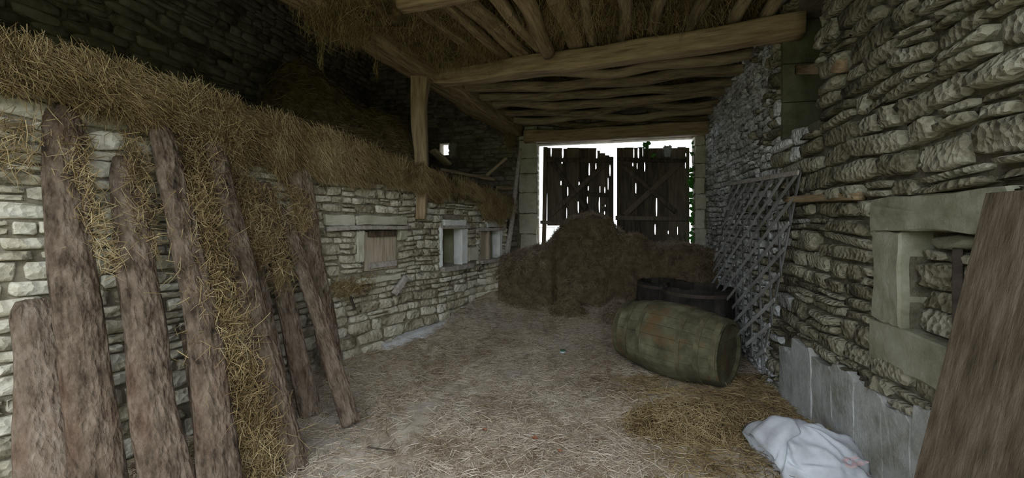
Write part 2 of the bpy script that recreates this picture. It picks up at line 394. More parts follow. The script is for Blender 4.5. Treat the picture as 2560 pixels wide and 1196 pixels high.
# niche frame: lintel, jamb, sill, blocking stones
lint=(RW.pix(2500,540)[0]-.12,s_out+.02,1.56,1.745); jam=(s_in,s_out,1.04,1.56); sil=(RW.pix(2420,900)[0]-.25,s_out+.035,.81,1.035)
block('lintel',RW,*lint,-.2,.055,M['dressed_r'],wall_right,rr)
block('jamb_stone',RW,*jam,-.2,.05,M['dressed_r'],wall_right,rr)
block('sill_stone',RW,*sil,-.2,.05,M['dressed_r'],wall_right,rr)
nb=Plane((0,0),(.265,1)); nb.O=RW.w(0,-.10,0); nb.u=RW.u; nb.n=RW.n
mb=MB(); mb.add(*nb.box(niche[0],niche[1],-.1,0,1.0,1.58)); mb.build('niche_back',M['mortar_r'],wall_right)
cells=courses(niche[0]+.02,niche[1]+.012,1.03,1.47,(.10,.17),(.16,.34),rr,.0)
for c in cells:
    V,Fc=stone_mesh(nb,c,rr,.003,(.045,.075),lambda a,z:0); mk('blocking_stone',V,Fc,M['stone_r'],wall_right,True)
holes=[rec,niche,lint,jam,sil]
# plinth: tall plastered slabs at the foot of the wall
edges=[(2.15,.62),(2.45,.60),(2.72,.64),(2.95,.62),(3.22,.60),(3.50,.58),(3.80,.60),(4.15,.56),(4.45,.5)]
sl0=.9
for k,(e,h) in enumerate(edges):
    if k==0: a0=1.55
    else: a0=edges[k-1][0]
    h2=h+rr.uniform(-.03,.07)
    block('plinth_slab',RW,a0+.002,e-.002,-.15,h2,-.1,.055+rr.uniform(-.006,.006),M['plaster'],wall_right,rr,.016,ins=.004)
holes.append((1.5,4.45,-.2,.575))
near=courses(1.2,4.75,-.1,4.2,(.065,.17),(.12,.46),rr,.3)
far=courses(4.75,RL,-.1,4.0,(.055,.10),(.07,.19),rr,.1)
allc=clipcells(near+far,holes); near=[]; far=[]
for c in allc: (far if rr.random()<float(sstep(3.9,5.5,(c[0]+c[1])/2)) else near).append(c)  # share of limewashed, painted-lit stones grows towards the doors
print('right',lay(RW,wall_right,near,M['stone_r'],M['stone_r_i'],11,.006,(.025,.075),.05,190))
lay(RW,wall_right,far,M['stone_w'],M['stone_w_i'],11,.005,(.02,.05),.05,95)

# left wall (the low wall with shutters) ---------------------------------------------
def lw(px,py): return LW.pix(px,py)
sh=(lw(908,620)[0],lw(992,620)[0],lw(950,676)[1],lw(950,576)[1])
w2=(lw(1100,620)[0],lw(1160,620)[0],lw(1130,664)[1],lw(1130,570)[1])
w3=(lw(1196,620)[0],lw(1247,620)[0],lw(1222,655)[1],lw(1222,572)[1])
LTOP=2.06
NEARS=3.55
wall_left=backing('wall_left',LW,.12,LEND,-.2,2.36,.42,[sh,w2,w3,(NEARS,LEND+.01,LTOP,2.37)],M['mortar_l'])
lholes=[sh,w2,w3]
rr=random.Random(9)
def lblock(nm,x0,x1,y0,y1,m,d=.05,d0=-.1,rough=.008,par=None):
    a0=lw(x0,(y0+y1)/2)[0]; a1=lw(x1,(y0+y1)/2)[0]; xm=(x0+x1)/2; z0=lw(xm,y1)[1]; z1=lw(xm,y0)[1]
    lholes.append((a0,a1,z0,z1)); return block(nm,LW,a0,a1,z0,z1,d0,d,m,par or wall_left,rr,rough)
lblock('lintel',884,1012,540,563,M['dressed'])
lblock('dressed_stone',808,882,538,566,M['dressed'])
lblock('jamb_stone',887,905,577,655,M['dressed'])
lblock('jamb_stone',993,1013,575,600,M['dressed'])
lblock('lintel',1104,1160,550,566,M['white_plaster'])
lblock('jamb_stone',1148,1163,570,660,M['white_plaster'])
lblock('jamb_stone',1096,1101,570,668,M['white_plaster'],.045)
lblock('dressed_stone',1166,1190,618,652,M['dressed'])
lblock('lintel',1212,1250,552,568,M['white_plaster'])
lblock('jamb_stone',1243,1250,574,645,M['white_plaster'])
lblock('ledge_stone',884,990,690,704,M['dressed'],.09)
# reveals and dark backs of the two openings
for (a0,a1,z0,z1) in (w2,w3):
    mb=MB(); mb.add(*LW.box(a1-.02,a1+.02,-.40,-.005,z0,z1)); mb.build('reveal',M['reveal'],wall_left)
    ob=Plane((0,0),(1,1)); ob.O=LW.w(0,-.36,0); ob.u=LW.u; ob.n=LW.n
    mb=MB(); mb.add(*ob.box(a0,a1,-.06,0,z0,z1)); mb.build('opening_back',M['mortar'],wall_left)
    zc=z0
    while zc<z1-.04:
        V,Fc=stone_mesh(ob,(a0,a0+.45*(a1-a0),zc,zc+.085),rr,.006,(.03,.05),lambda a,z:0); mk('stone',V,Fc,M['stone_d'],wall_left,True); zc+=.088
cl=courses(.6,LEND,-.1,.75,(.09,.15),(.11,.30),rr,.14)+courses(.6,LEND,.75,LTOP,(.06,.115),(.09,.27),rr,.2)+courses(.6,NEARS,LTOP,2.36,(.08,.14),(.12,.3),rr,.2)
def lvis(px,py):
    if py<455-.02*px*0 and px>560: return False
    return px>790 or px<60 or 225<px<345
print('left',lay(LW,wall_left,clipcells(cl,lholes),M['stone_l'],M['stone_l_i'],23,.0055,(.018,.04),.03,285,lvis,(.18,.42)))
# end face of the low wall
EW=Plane((0,0),(1,0)); EW.O=LW.w(LEND,0,0)-np.array([0,0,0]); EW.u=-LW.n; EW.n=LW.u
# concrete kerb at the foot of the wall
a0=lw(950,870)[0]; a1=lw(1150,785)[0]; mb=MB(); n=14; V=[]
for i in range(n+1):
    a=a0+(a1-a0)*i/n; zt=.235+.03*mn.noise((a*3,1,1))+.05*(i/n)
    for (d,z) in ((0,-.1),(.20+.03*mn.noise((a*4,2,1)),-.1),(.12+.02*mn.noise((a*5,7,1)),zt-.06),(.07,zt),(0,zt+.02)): V.append(LW.w(a,d,z))
Fc=[]
for i in range(n):
    for k in range(4): Fc.append((i*5+k,i*5+5+k,i*5+6+k,i*5+k+1))
Fc += [(0,1,2,3,4),tuple(n*5+k for k in (4,3,2,1,0))]
S(mk('kerb',V,Fc,M['concrete']),kind='structure')

# back wall -------------------------------------------------------------------------
def bw(px,py): return BW.pix(px,py)
dr=(bw(1736,480)[0],bw(1344,480)[0],-.3,bw(1540,352)[1])
hole=(bw(1124,372)[0],bw(1099,372)[0],bw(1112,388)[1],bw(1112,358)[1])
BL=7.2
wall_back=backing('wall_back',BW,-.5,BL,-.2,6.4,.22,[dr,hole],M['mortar'])
rr=random.Random(31); bh=[dr,hole]
# dressed quoins left of the doorway
z=.1
while z<dr[3]+.15:
    h=rr.uniform(.24,.42); a=dr[1]; w=bw(1296,480)[0]-a
    block('quoin',BW,a+.003,a+w*rr.uniform(.85,1.0),z+.004,z+h-.004,-.2,.05,M['dressed'],wall_back,rr); z+=h
bh.append((dr[1],bw(1296,480)[0],0,z))
z=.1
while z<dr[3]:
    h=rr.uniform(.2,.34); block('quoin',BW,dr[0]-rr.uniform(.16,.2),dr[0]-.003,z+.004,z+h-.004,-.2,.04,M['dressed'],wall_back,rr); z+=h
bh.append((dr[0]-.19,dr[0],0,z))
bh.append((dr[0]-.3,dr[1]+.25,dr[3],dr[3]+.22))
cl=courses(-.2,BL,-.1,5.0,(.07,.12),(.12,.30),rr,.1)
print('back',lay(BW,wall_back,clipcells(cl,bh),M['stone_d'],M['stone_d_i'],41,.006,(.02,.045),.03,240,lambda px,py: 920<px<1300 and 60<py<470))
block('jamb_stone',BW,bw(1143,380)[0],bw(1124,380)[0],hole[2]-.06,hole[3]-.02,-.2,.06,M['dressed'],wall_back,rr,.02)

# outer left wall, dark, behind the hay loft -----------------------------------------------
FL=9.9
wall_far=backing('wall_outer',FW,0,FL,-.2,6.4,.3,[],M['mortar'])
rr=random.Random(55)
cl=courses(3.0,FL,2.0,6.0,(.08,.14),(.14,.36),rr,.1)
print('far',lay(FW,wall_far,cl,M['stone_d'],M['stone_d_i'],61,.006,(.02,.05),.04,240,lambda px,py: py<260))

# roof and front wall around the wide entrance behind the camera
mb=MB(); mb.add(*hexa([(-7.2,.3,6.2),(4.6,.3,5.0),(4.6,9.6,5.0),(-7.2,9.6,6.2)],[(-7.2,.3,6.4),(4.6,.3,5.2),(4.6,9.6,5.2),(-7.2,9.6,6.4)]))
S(mb.build('roof',M['roof']),kind='structure')
mb=MB()
mb.add(*hexa([(-7.2,.3,-.2),(-3.8,.3,-.2),(-3.8,.55,-.2),(-7.2,.55,-.2)],[(-7.2,.3,6.3),(-3.8,.3,6.0),(-3.8,.55,6.0),(-7.2,.55,6.3)]))
mb.add(*hexa([(-3.8,.3,3.45),(4.6,.3,3.45),(4.6,.55,3.45),(-3.8,.55,3.45)],[(-3.8,.3,6.0),(4.6,.3,5.2),(4.6,.55,5.2),(-3.8,.55,6.0)]))
S(mb.build('wall_front',M['mortar']),kind='structure')

# unseen leafy screen added behind the camera to block low sky light
hx,ht=np.meshgrid(np.linspace(-30,30,90),np.linspace(0,1,24),indexing='ij')
hy=-9.5-1.3*np.cos(np.pi*ht)+.0; hy=-9-2.0*ht+.9*vnoise(hx,ht*6,.9,201); hz=3.4*np.sin(np.pi*np.clip(ht,0,1)*.5)*(1+.14*vnoise(hx,ht*0,.5,202))
V,Q=gridmesh(hx,hy,hz-.05); o=mk('sky_blocker',V,Q.tolist(),M['sky_blocker'],None,True); o.modifiers.new('t','SOLIDIFY').thickness=1.0; S(o,'unseen green leafy screen added outside the entrance to block low sky','sky_blocker')
# ------------------------------------------------------------------ timber
def frame(p0,p1,up=(0,0,1)):
    p0=Vector(p0); p1=Vector(p1); z=(p1-p0).normalized(); x=Vector(up).cross(z)
    if x.length<1e-4: x=Vector((1,0,0)).cross(z)
    x.normalize(); y=z.cross(x)
    m=Matrix((x,y,z)).transposed().to_4x4(); m.translation=p0
    return m,(p1-p0).length
def timber(name,p0,p1,w,h,m,parent=None,n=24,round_=0.0,wob=.01,bow=0.,seed=0,taper=1.,nseg=16,rough=.006,up=(0,0,1),bowx=0.):
    """a beam (round_=0: squared with worn arrises) or pole (round_=1), local z along it"""
    mw,L=frame(p0,p1,up); V=[]; e=.28+.72*round_
    for i in range(n+1):
        t=i/n; s=1+(taper-1)*t
        ox=wob*mn.noise((t*L*1.1,seed,3))+bowx*math.sin(math.pi*t); oy=wob*mn.noise((t*L*1.1,seed,9))-bow*math.sin(math.pi*t)
        k=1+.10*mn.noise((t*L*2,seed,17))*(.4+round_)
        for j in range(nseg):
            a=2*math.pi*(j+.5)/nseg; c,q=math.cos(a),math.sin(a)
            r=1+rough*10*mn.noise((c*1.5+seed,q*1.5,t*L*2.5))
            V.append((ox+math.copysign(abs(c)**e,c)*w/2*s*k*r, oy+math.copysign(abs(q)**e,q)*h/2*s*k*r, t*L))
    Fc=[]
    for i in range(n):
        for j in range(nseg):
            j2=(j+1)%nseg; Fc.append((i*nseg+j,i*nseg+j2,(i+1)*nseg+j2,(i+1)*nseg+j))
    Fc.append(tuple(reversed(range(nseg)))); Fc.append(tuple(n*nseg+j for j in range(nseg)))
    return mk(name,V,Fc,m,parent,True,mw=mw)

# main beam along the hay loft
A0=P(870,40,4.04); B0=P(1285,318,7.62); d=(B0-A0)
mb0=A0-d*.38
S(timber('main_beam',mb0,B0+d*.02,.36,.34,M['beam'],wob=.03,seed=1,n=40,rough=.010),'massive old oak beam running along the hay loft on a short post','beam')
# post
pt_top=P(1052,182,5.13); pt_bot=P(1052,545,4.98)
post=S(timber('loft_post',pt_bot-np.array([0,0,.02]),pt_top,.115,.11,M['beam'],wob=.05,seed=2,taper=1.95,rough=.012,up=(0,1,0)),'short upright wooden post carrying the main beam on the low wall','post')
# cross beam to the recess in the right wall
cbR=P(2010,62,3.62); cbL=np.array([-.98,5.28,3.52])
S(timber('cross_beam',cbL,cbR,.20,.20,M['beam'],wob=.05,bow=.03,seed=5,n=50,rough=.014),'thick pale crooked cross beam spanning from main beam to right wall','beam')
# wooden lintel above the barn doors
l0=BW.w(dr[0]-.25,.12,dr[3]+.11); l1=BW.w(dr[1]+.22,.12,dr[3]+.11)
S(timber('door_lintel',l0,l1,.24,.22,M['beam'],wob=.03,seed=8,n=30,rough=.012),'heavy wooden lintel over the double barn doors','lintel')
# poles of the far half of the ceiling
pole_labels=['ceiling pole nearest the thick cross beam','second ceiling pole behind the thick cross beam','third ceiling pole behind the thick cross beam','fourth ceiling pole behind the thick cross beam, pale along its edge','third ceiling pole in front of the barn doors','second ceiling pole in front of the barn doors','ceiling pole nearest the barn doors']
for k,(yy,rad,z) in enumerate([(4.95,.075,3.46),(5.36,.085,3.46),(5.77,.075,3.44),(6.15,.08,3.43),(6.52,.07,3.42),(6.88,.08,3.40),(7.2,.075,3.38)]):
    # ends: main beam at left, right wall at right
    t=(yy-A0[1])/d[1]; xl=A0[0]+d[0]*t
    yl=yy+.42; tl=(yl-A0[1])/d[1]; pl=np.array([A0[0]+d[0]*tl+.05,yl,z+.1]); yr=yy-.42; pr=np.array([1.55+.265*yr+.05,yr,z+.06])
    S(timber('ceiling_pole',pl,pr,rad*2,rad*1.5,M['pole'],round_=.8,wob=.10,bow=.05,seed=20+k,n=40,rough=.015),'dusty crooked wooden '+pole_labels[k],'pole','ceiling poles over the hay pile')
# joists of the near half, running away from the camera on to the cross beam
jo=[(1215,.48,.10,.07,0,'leftmost narrow joist beside the hay over the main beam'),(1268,.50,.09,.07,0,'thin joist left of the wide flat plank overhead'),(1312,.50,.20,.06,0,'wide flat plank joist resting on the cross beam'),(1352,.44,.12,.07,0,'flat joist hidden just left of the crooked log overhead'),
    (1442,.36,.17,.10,.3,'pale broad joist right of the crooked log overhead'),(1482,.29,.10,.10,.8,'slim round joist, second right of the crooked log'),(1556,.25,.13,.12,.8,'round joist hung with straw, third right of the crooked log'),(1630,.22,.12,.12,.8,'round joist hung with straw, fourth right of the crooked log'),
    (1725,.18,.12,.11,.8,'dusky round joist over the middle of the cross beam'),(1830,.20,.12,.11,.8,'dusky round joist, second from the right wall'),(1915,.24,.12,.11,.8,'dusky round joist nearest the right wall')]
for k,(px,tn,w,h,ro,lb) in enumerate(jo):
    r=ray(px,100); # meet the cross beam line in plan
    u=(cbR-cbL); 
    # solve r*t = cbL + u*s in xy
    Am=np.array([[r[0],-u[0]],[r[1],-u[1]]]); t,s=np.linalg.solve(Am,cbL[:2])
    q=r*t; z=cbL[2]+u[2]*s+.10+h/2
    p1=np.array([q[0]+tn*.10,q[1]+.10,z]); p0=np.array([q[0]-tn*(q[1]-.9),.9,z+.05])
    S(timber('ceiling_joist',p0,p1,w,h,M['beam'] if k<5 else M['pole'],round_=ro,wob=.05,seed=50+k,n=30,rough=.010),'wooden '+lb,'joist','joists over the entrance')
q=P(1382,132,4.36); S(timber('crooked_log',q+np.array([-.36*2.9,-2.95,.20]),q,.17,.17,M['beam'],round_=.9,wob=.10,bowx=.08,seed=77,n=40,rough=.012,taper=.9),'crooked pale peeled log whose cut end juts below the cross beam','log')
S(timber('near_beam',P(1000,6,3.30),P(1210,-34,3.12),.14,.14,M['beam'],wob=.03,seed=81,n=20,rough=.010),'squared beam end lit at the top of the ceiling above the post','beam')
# ceiling boards over it
bp=lambda Y: A0[0]+d[0]*(Y-A0[1])/d[1]-.25
mb=MB(); mb.add(*hexa([(bp(.8),.8,3.80),(1.9,.8,3.80),(3.7,7.7,3.74),(bp(7.7),7.7,3.74)],[(bp(.8),.8,3.86),(1.9,.8,3.86),(3.7,7.7,3.8),(bp(7.7),7.7,3.8)]))
S(mb.build('ceiling',M['ceil'],org=(0,3.5,3.74)),kind='structure')
# thin prop leaning at the end of the low wall
S(timber('prop_post',P(1262,705,6.75),P(1300,372,6.95),.085,.085,M['greywood'],round_=.3,wob=.02,seed=90,taper=.55,rough=.01),'thin leaning pole propped at the end of the low wall','pole')

# wooden things in the right wall
S(timber('wall_plank',RW.w(rec[1]-.02,-.12,RW.pix(1965,165)[1]-.02),RW.w(RW.pix(2135,163)[0],.06,RW.pix(2135,163)[1]),.05,.085,M['beam'],seed=91,n=10,wob=.01),'short wooden bar across the recess high in right wall','bar')
S(timber('wall_peg',RW.w(RW.pix(2170,490)[0],.03,RW.pix(2170,490)[1]),RW.w(RW.pix(2003,499)[0],.10,RW.pix(2003,499)[1]),.045,.055,M['beam'],seed=92,n=12,wob=.02,round_=.4),'yellowish wooden peg in right wall beside the trellis top','peg')

# wide old plank panel leaning at the right edge
tl=np.array([1.90,1.57,1.735]); bl=np.array([1.685,1.76,.005]); wd=-RW.u
dn=tl-bl; nn=np.cross(wd,dn); nn/=np.linalg.norm(nn)
if nn@RW.n<0: nn=-nn
pan=S(empty('leaning_panel',bl),'wide dark brown plank panel leaning against right wall at picture edge','panel')
rr=random.Random(3); off=0
for w in (.24,.21,.20):
    o0=bl+wd*off; hh=rr.uniform(-.02,.02); n=10; V=[]
    for i in range(n+1):
        t=i/n; c=o0+dn*t*(1+hh*(1))
        l=.004*mn.noise((t*5,off*9,1)); r_=.004*mn.noise((t*5,off*9,6))
        for (a,b) in ((.002+l,0),(w-.003+r_,0),(w-.003+r_,.03),(.002+l,.03)): V.append(c+wd*a+nn*b)
    Fc=[]
    for i in range(n):
        for k in range(4): Fc.append((i*4+k,i*4+(k+1)%4,i*4+4+(k+1)%4,i*4+4+k))
    Fc += [(3,2,1,0),tuple(n*4+k for k in range(4))]
    mw,_=frame(o0,o0+dn); inv=mw.inverted(); V=[tuple(inv@Vector(v)) for v in V]
    mk('plank',V,Fc,M['plank'],pan,False,mw=mw); off+=w
# niche contents
a=RW.pix(2404,700,-.02)[0]; S(timber('iron_bar',RW.w(a+.02,-.02,1.035),RW.w(a+.03,-.03,1.50),.035,.02,M['iron'],seed=93,n=8,wob=.008),'dark rusty upright bar standing in the wall niche','bar')
V,Fc=stone_mesh(nb,(RW.pix(2452,612,-.06)[0],RW.pix(2338,615,-.06)[0],1.472,1.548),random.Random(4),.002,(.08,.10),lambda a,z:0)
S(mk('loose_stone',V,Fc,M['dressed_r'],None,True),'pale rounded loose stone lying at the top of the niche','stone')

# ------------------------------------------------------------------ window joinery on the low wall
rr=random.Random(12)
def lwbox(mb,x0,x1,y0,y1,d0,d1,ref=None):
    xm=ref or (x0+x1)/2; a0=lw(x0,(y0+y1)/2)[0]; a1=lw(x1,(y0+y1)/2)[0]
    return mb.add(*LW.box(a0,a1,d0,d1,lw(xm,y1)[1],lw(xm,y0)[1]))
win1=S(empty('window_1',LW.w(sh[0],0,sh[2])),kind='structure')
xs=[912,936,962,991]
for k in range(3):
    lwbox(MB(),0,1,0,1,0,0) if False else None
    mb=MB(); lwbox(mb,xs[k]+.6,xs[k+1]-.6,580,675,-.045,-.012+.006*rr.random(),950); mb.build('board',M['shutter'],win1)
mb=MB(); lwbox(mb,920,988,577,592,-.02,.022,950); S(mb.build('top_rail',M['plank'],win1),'dark brown top rail')
mb=MB(); lwbox(mb,921,989,655,669,-.02,.02,950); mb.build('batten',M['greywood'],win1)
a=lw(805,572)[0]; b=lw(1014,566)[0]
S(timber('wall_pole',LW.w(a,.075,lw(805,573)[1]),LW.w(b,.07,lw(1014,569)[1]),.04,.045,M['greywood'],seed=95,n=14,wob=.015),'grey wooden rail fixed across the wall above the closed shutter','rail')
win2=S(empty('window_2',LW.w(w2[0],0,w2[2])),kind='structure')
mb=MB(); lwbox(mb,1099,1172,664,675,-.35,.10,1130); mb.build('window_sill',M['greywood'],win2)
mb=MB(); lwbox(mb,1098,1166,564,572,-.02,.075,1130); mb.build('head_board',M['greywood'],win2)
win3=S(empty('window_3',LW.w(w3[0],0,w3[2])),kind='structure')
mb=MB(); lwbox(mb,1196,1254,648,656,-.35,.09,1222); mb.build('window_sill',M['greywood'],win3)
mb=MB(); lwbox(mb,1188,1256,570,577,-.02,.075,1222); mb.build('head_board',M['greywood'],win3)
for x0,x1 in ((1197,1201),(1217.5,1221)):
    mb=MB(); lwbox(mb,x0,x1,578,649,-.06,.03,1222); mb.build('frame_post',M['shutter'],win3)
mb=MB(); lwbox(mb,1202,1217,578,649,-.05,-.02,1222); mb.build('shutter_board',M['shutter'],win3)
# bits on the wall face
a,z=lw(874,752); S(timber('iron_hook',LW.w(a-.03,.05,z+.05),LW.w(a,.08,z-.08),.05,.02,M['iron'],seed=97,n=6),'rusty iron plate sticking out below the closed shutter','iron plate')
a,z=lw(985,715); S(timber('wood_scrap',LW.w(a-.09,.09,z-.08),LW.w(a+.10,.09,z+.10),.05,.07,M['greywood'],seed=98,n=10,wob=.02,rough=.02),'broken weathered scrap of wood wedged under the shutter ledge','wood scrap')

# ------------------------------------------------------------------ barn doors
DP=Plane((0,0),(1,0)); DP.O=BW.w(0,-.16,0); DP.u=BW.u; DP.n=BW.n
def dz(zx,zy): return DP.pix(1300+zx/3.858, 330+zy/3.858)
def leaf(name,bx,slits,top,bot,label_cols,rails,braces,extra=(),topbite=None):
    org=DP.w(dz(bx[0],600)[0],0,.25); root=S(empty(name,org),kind='structure')
    YS=sorted(set([top,bot]+list(range(int(top),int(bot),28))+[v for s_ in slits for v in (s_[1],s_[1]+5,s_[1]*.75+s_[2]*.25,(s_[1]+s_[2])/2,s_[1]*.25+s_[2]*.75,s_[2]-5,s_[2])]))
    YS=[v for v in YS if top<=v<=bot]
    def edge(i,yy,side):
        xx=bx[i]
        for (b,y0,y1,xc,wd_) in slits:
            if b==i and y0<yy<y1: return xc+side*wd_*.34*math.sin(math.pi*min(max((yy-y0)/(y1-y0),.08),.92))**.6
        if 0<i<len(bx)-1: return xx+side*-2.0    # boards lap a little
        return xx
    rr=random.Random(len(bx))
    for i in range(len(bx)-1):
        tp=top+rr.uniform(-6,10); bt=bot
        if topbite and i in topbite: tp=topbite[i]
        if (i,) in extra or i in extra: bt=extra[i]
        dep=.010 if i%2 else 0.
        ys=[v for v in YS if tp<v<bt]; ys=[tp]+ys+[bt]
        V=[]
        for yy in ys:
            xl=edge(i,yy,1)+0.; xr=edge(i+1,yy,-1)
            al,zl=dz(xl,yy); ar_,zr=dz(xr,yy)
            V += [DP.w(al,dep,zl),DP.w(ar_,dep,zr),DP.w(ar_,dep-.022,zr),DP.w(al,dep-.022,zl)]
        Fc=[]; n=len(ys)-1
        for j in range(n):
            for k in range(4): Fc.append((j*4+k,j*4+(k+1)%4,j*4+4+(k+1)%4,j*4+4+k))
        Fc += [(3,2,1,0),tuple(n*4+k for k in range(4))]
        mk('board',V,Fc,M['door'],root)
    for nm,(x0,y0,x1,y1,w) in [('rail',r) for r in rails]+[('brace',b) for b in braces]:
        a0,z0=dz(x0,y0); a1,z1=dz(x1,y1); h=w/3.858/1000*7
        timber(nm,DP.w(a0,.045 if nm=='rail' else .04,z0),DP.w(a1,.045 if nm=='rail' else .04,z1),h,.05,M['door'],root,n=6,wob=.004,seed=x0,nseg=8,up=tuple(DP.n))
    return root
SLL=[(1,130,240,300,16),(2,150,255,412,22),(2,285,310,405,14),(2,470,516,395,16),(3,510,650,460,13),(3,730,840,450,8),(4,478,546,570,15),(4,650,785,562,14),(5,300,456,668,15),(5,520,570,658,14),(5,620,695,650,8),(6,165,270,740,16),(6,300,396,732,13),(7,520,590,771,8),(7,628,780,765,15),(8,530,592,818,12),(8,700,725,822,9),(8,765,800,815,12),(9,315,430,868,15),(9,440,560,850,8)]
door1=leaf('door_1',[262,300,405,456,566,660,736,770,820,862,903],SLL,152,1180,None,[(255,275,900,280,42),(200,872,500,880,36),(640,600,850,615,38)],[(310,290,640,745,44),(300,800,800,330,50)],extra={0:905,1:905,2:905,3:905},topbite={7:205,8:225,9:240,6:180})
SLR=[(2,155,256,1098,12),(2,295,336,1088,14),(3,150,260,1142,20),(3,300,362,1130,9),(3,490,596,1117,15),(4,150,240,1185,8),(4,290,386,1203,15),(5,620,820,1317,17),(5,890,992,1303,17),(6,830,856,1428,17),(6,950,990,1430,12),(7,915,995,1520,8),(8,200,242,1600,12),(8,280,362,1596,9)]
door2=leaf('door_2',[934,1012,1092,1133,1200,1310,1429,1520,1597,1635],SLR,150,1180,None,[(935,268,1590,285,36),(920,830,1640,840,46),(1090,800,1090,985,40)],[(990,330,1500,775,44),(1010,800,1580,270,56)])
# door frame post at left of the gap
S(timber('door_post',DP.w(dz(225,1160)[0],.02,.3),DP.w(dz(248,150)[0],.02,dz(248,150)[1]),.09,.08,M['plank'],seed=99,n=10,rough=.01),'narrow wooden post standing in the bright gap beside left door leaf','post')

# ------------------------------------------------------------------ bark slabs leaning on the low wall
def slab(p0,p1,w,th,seed,label,n=110,nseg=30,taper=.9,bowx=0.,rag=.03,name='bark_slab'):
    """half-round sawmill offcut with its bark to the room; local z along it, local y away from the wall"""
    p0=np.array(p0,float); p1=np.array(p1,float)
    z=Vector(p1-p0).normalized(); L=float(np.linalg.norm(p1-p0))
    out=Vector(LW.n)+Vector((.25,-.5,.35)); y=(out-z*out.dot(z)).normalized(); x=y.cross(z)
    mw=Matrix((x,y,z)).transposed().to_4x4(); mw.translation=Vector(p0); V=[]
    for i in range(n+1):
        t=i/n; s=(1+(taper-1)*t)
        if t>.93: s*=1-.25*((t-.93)/.07)**2
        ox=bowx*math.sin(math.pi*t)+.03*mn.noise((t*L*.9,seed*1.7,0)); oy=.02*mn.noise((t*L*.9,seed*1.7,5))
        wl=1+.16*mn.noise((t*L*2.3,seed,2))+rag*mn.noise((t*L*14,seed,4)); wr=1+.16*mn.noise((t*L*2.3,seed,12))+rag*mn.noise((t*L*14,seed,14))
        for j in range(nseg):
            if j<nseg-4:
                a=math.pi*j/(nseg-5); c,q=math.cos(a),math.sin(a)
                r=1+.14*mn.noise((c*2.6,seed,t*L*2.2))+.16*mn.noise((c*6+3*q,seed+.5,t*L*5))-.22*max(0,.35-abs(mn.noise((c*8,seed+2,t*L*5))))+.07*mn.noise((c*13,seed+2,t*L*20))
                V.append((ox+c*w/2*s*(wl if c<0 else wr), oy+(q**.75)*th*s*r, t*L+.02*mn.noise((c*4,seed,t*9))))
            else:
                k=(j-(nseg-5))/5; V.append((ox+(-1+2*k)*w/2*s*.96, oy-.012+.006*mn.noise((k*3,seed,t*L*4)), t*L))
    Fc=[]
    for i in range(n):
        for j in range(nseg):
            j2=(j+1)%nseg; Fc.append((i*nseg+j,i*nseg+j2,(i+1)*nseg+j2,(i+1)*nseg+j))
    Fc.append(tuple(reversed(range(nseg)))); Fc.append(tuple(n*nseg+j for j in range(nseg)))
    return S(mk(name,V,Fc,M['bark'],None,True,mw=mw),label,'bark slab','bark slabs leaning on the low wall')
SL=[((-2.02,1.80,0),(-2.66,2.22,1.16),.235,.09,'short reddish bark slab, leftmost of the row, ending at half height',.80,0),
    ((-1.92,1.92,0),(-2.73,2.42,2.30),.205,.08,'tall dark bark slab, second from the left',.85,.02),
    ((-1.665,2.03,0),(-2.53,2.60,2.02),.215,.085,'broad knotty bark slab, third from the left, frayed along its edge',.72,.03),
    ((-1.53,2.17,0),(-2.44,2.76,2.30),.205,.08,'long pale bark slab, fourth from the left, narrowing to its top',.62,-.03),
    ((-1.40,2.58,0),(-2.30,3.03,2.28),.18,.075,'long reddish bark slab, fifth from the left, foot splintered on the straw',.78,0),
    ((-1.78,3.17,.02),(-2.20,3.25,1.98),.16,.06,'dark narrow bark slab just right of the splintered long one',.85,.03),
    ((-1.66,3.30,.02),(-2.10,3.42,1.95),.16,.06,'dark bark slab half hidden behind the short slanting one',.85,.02),
    ((-1.27,3.16,.02),(-2.06,3.50,1.75),.14,.055,'slanting bark slab whose foot reaches furthest out on the straw',.8,-.02),
    ((-1.70,3.80,.10),(-1.93,3.58,2.12),.21,.055,'dark upright bark slab at the right end, nearest the closed shutter',.95,0)]
for k,(a,b,w,th,lb,tp,bx_) in enumerate(SL): slab(a,b,w,th,k*3.1+1,lb,taper=tp,bowx=bx_)
o=slab((-1.70,2.28,.0),(-2.10,2.55,.95),.10,.04,44.,'thin torn strip of bark standing between third and fourth slabs',taper=.35,rag=.1,n=40,name='bark_strip'); o['category']='bark strip'
S(timber('crooked_branch',(-1.62,2.62,.35),(-2.0,2.85,1.15),.035,.035,M['bark'],round_=1,wob=.12,seed=71,n=24,taper=.6),'thin crooked branch among the hay between two slabs','branch')

# ------------------------------------------------------------------ hay loft behind and over the low wall
hr=np.random.default_rng(21)
SS=np.linspace(1.4,LEND+.02,110); DD=np.linspace(-2.9,.16,70)
sg,dg_=np.meshgrid(SS,DD,indexing='ij')
def ltop(s):
    Y=.4+s*LW.u[1]; return np.interp(Y,[1.5,2.3,2.8,3.4,4.1,5.0,5.5,6.1,6.75,7.0],[2.62,2.63,2.64,2.56,2.47,2.33,2.22,2.20,2.08,2.02])
xg=LW.O[0]+LW.u[0]*sg+LW.n[0]*dg_; yg=LW.O[1]+LW.u[1]*sg+LW.n[1]*dg_
zt=ltop(sg)-.04
shoulder=np.sqrt(np.clip(1-(np.clip(dg_+.10,0,1)/.27)**2,0,1)); zg=zt-.30*(1-shoulder)-.10*sstep(-.35,-.9,dg_)
def bump(px,py,Y,rx,ry,h):
    p=P(px,py,Y); return h*np.exp(-((xg-p[0])/rx)**2-((yg-p[1])/ry)**2)
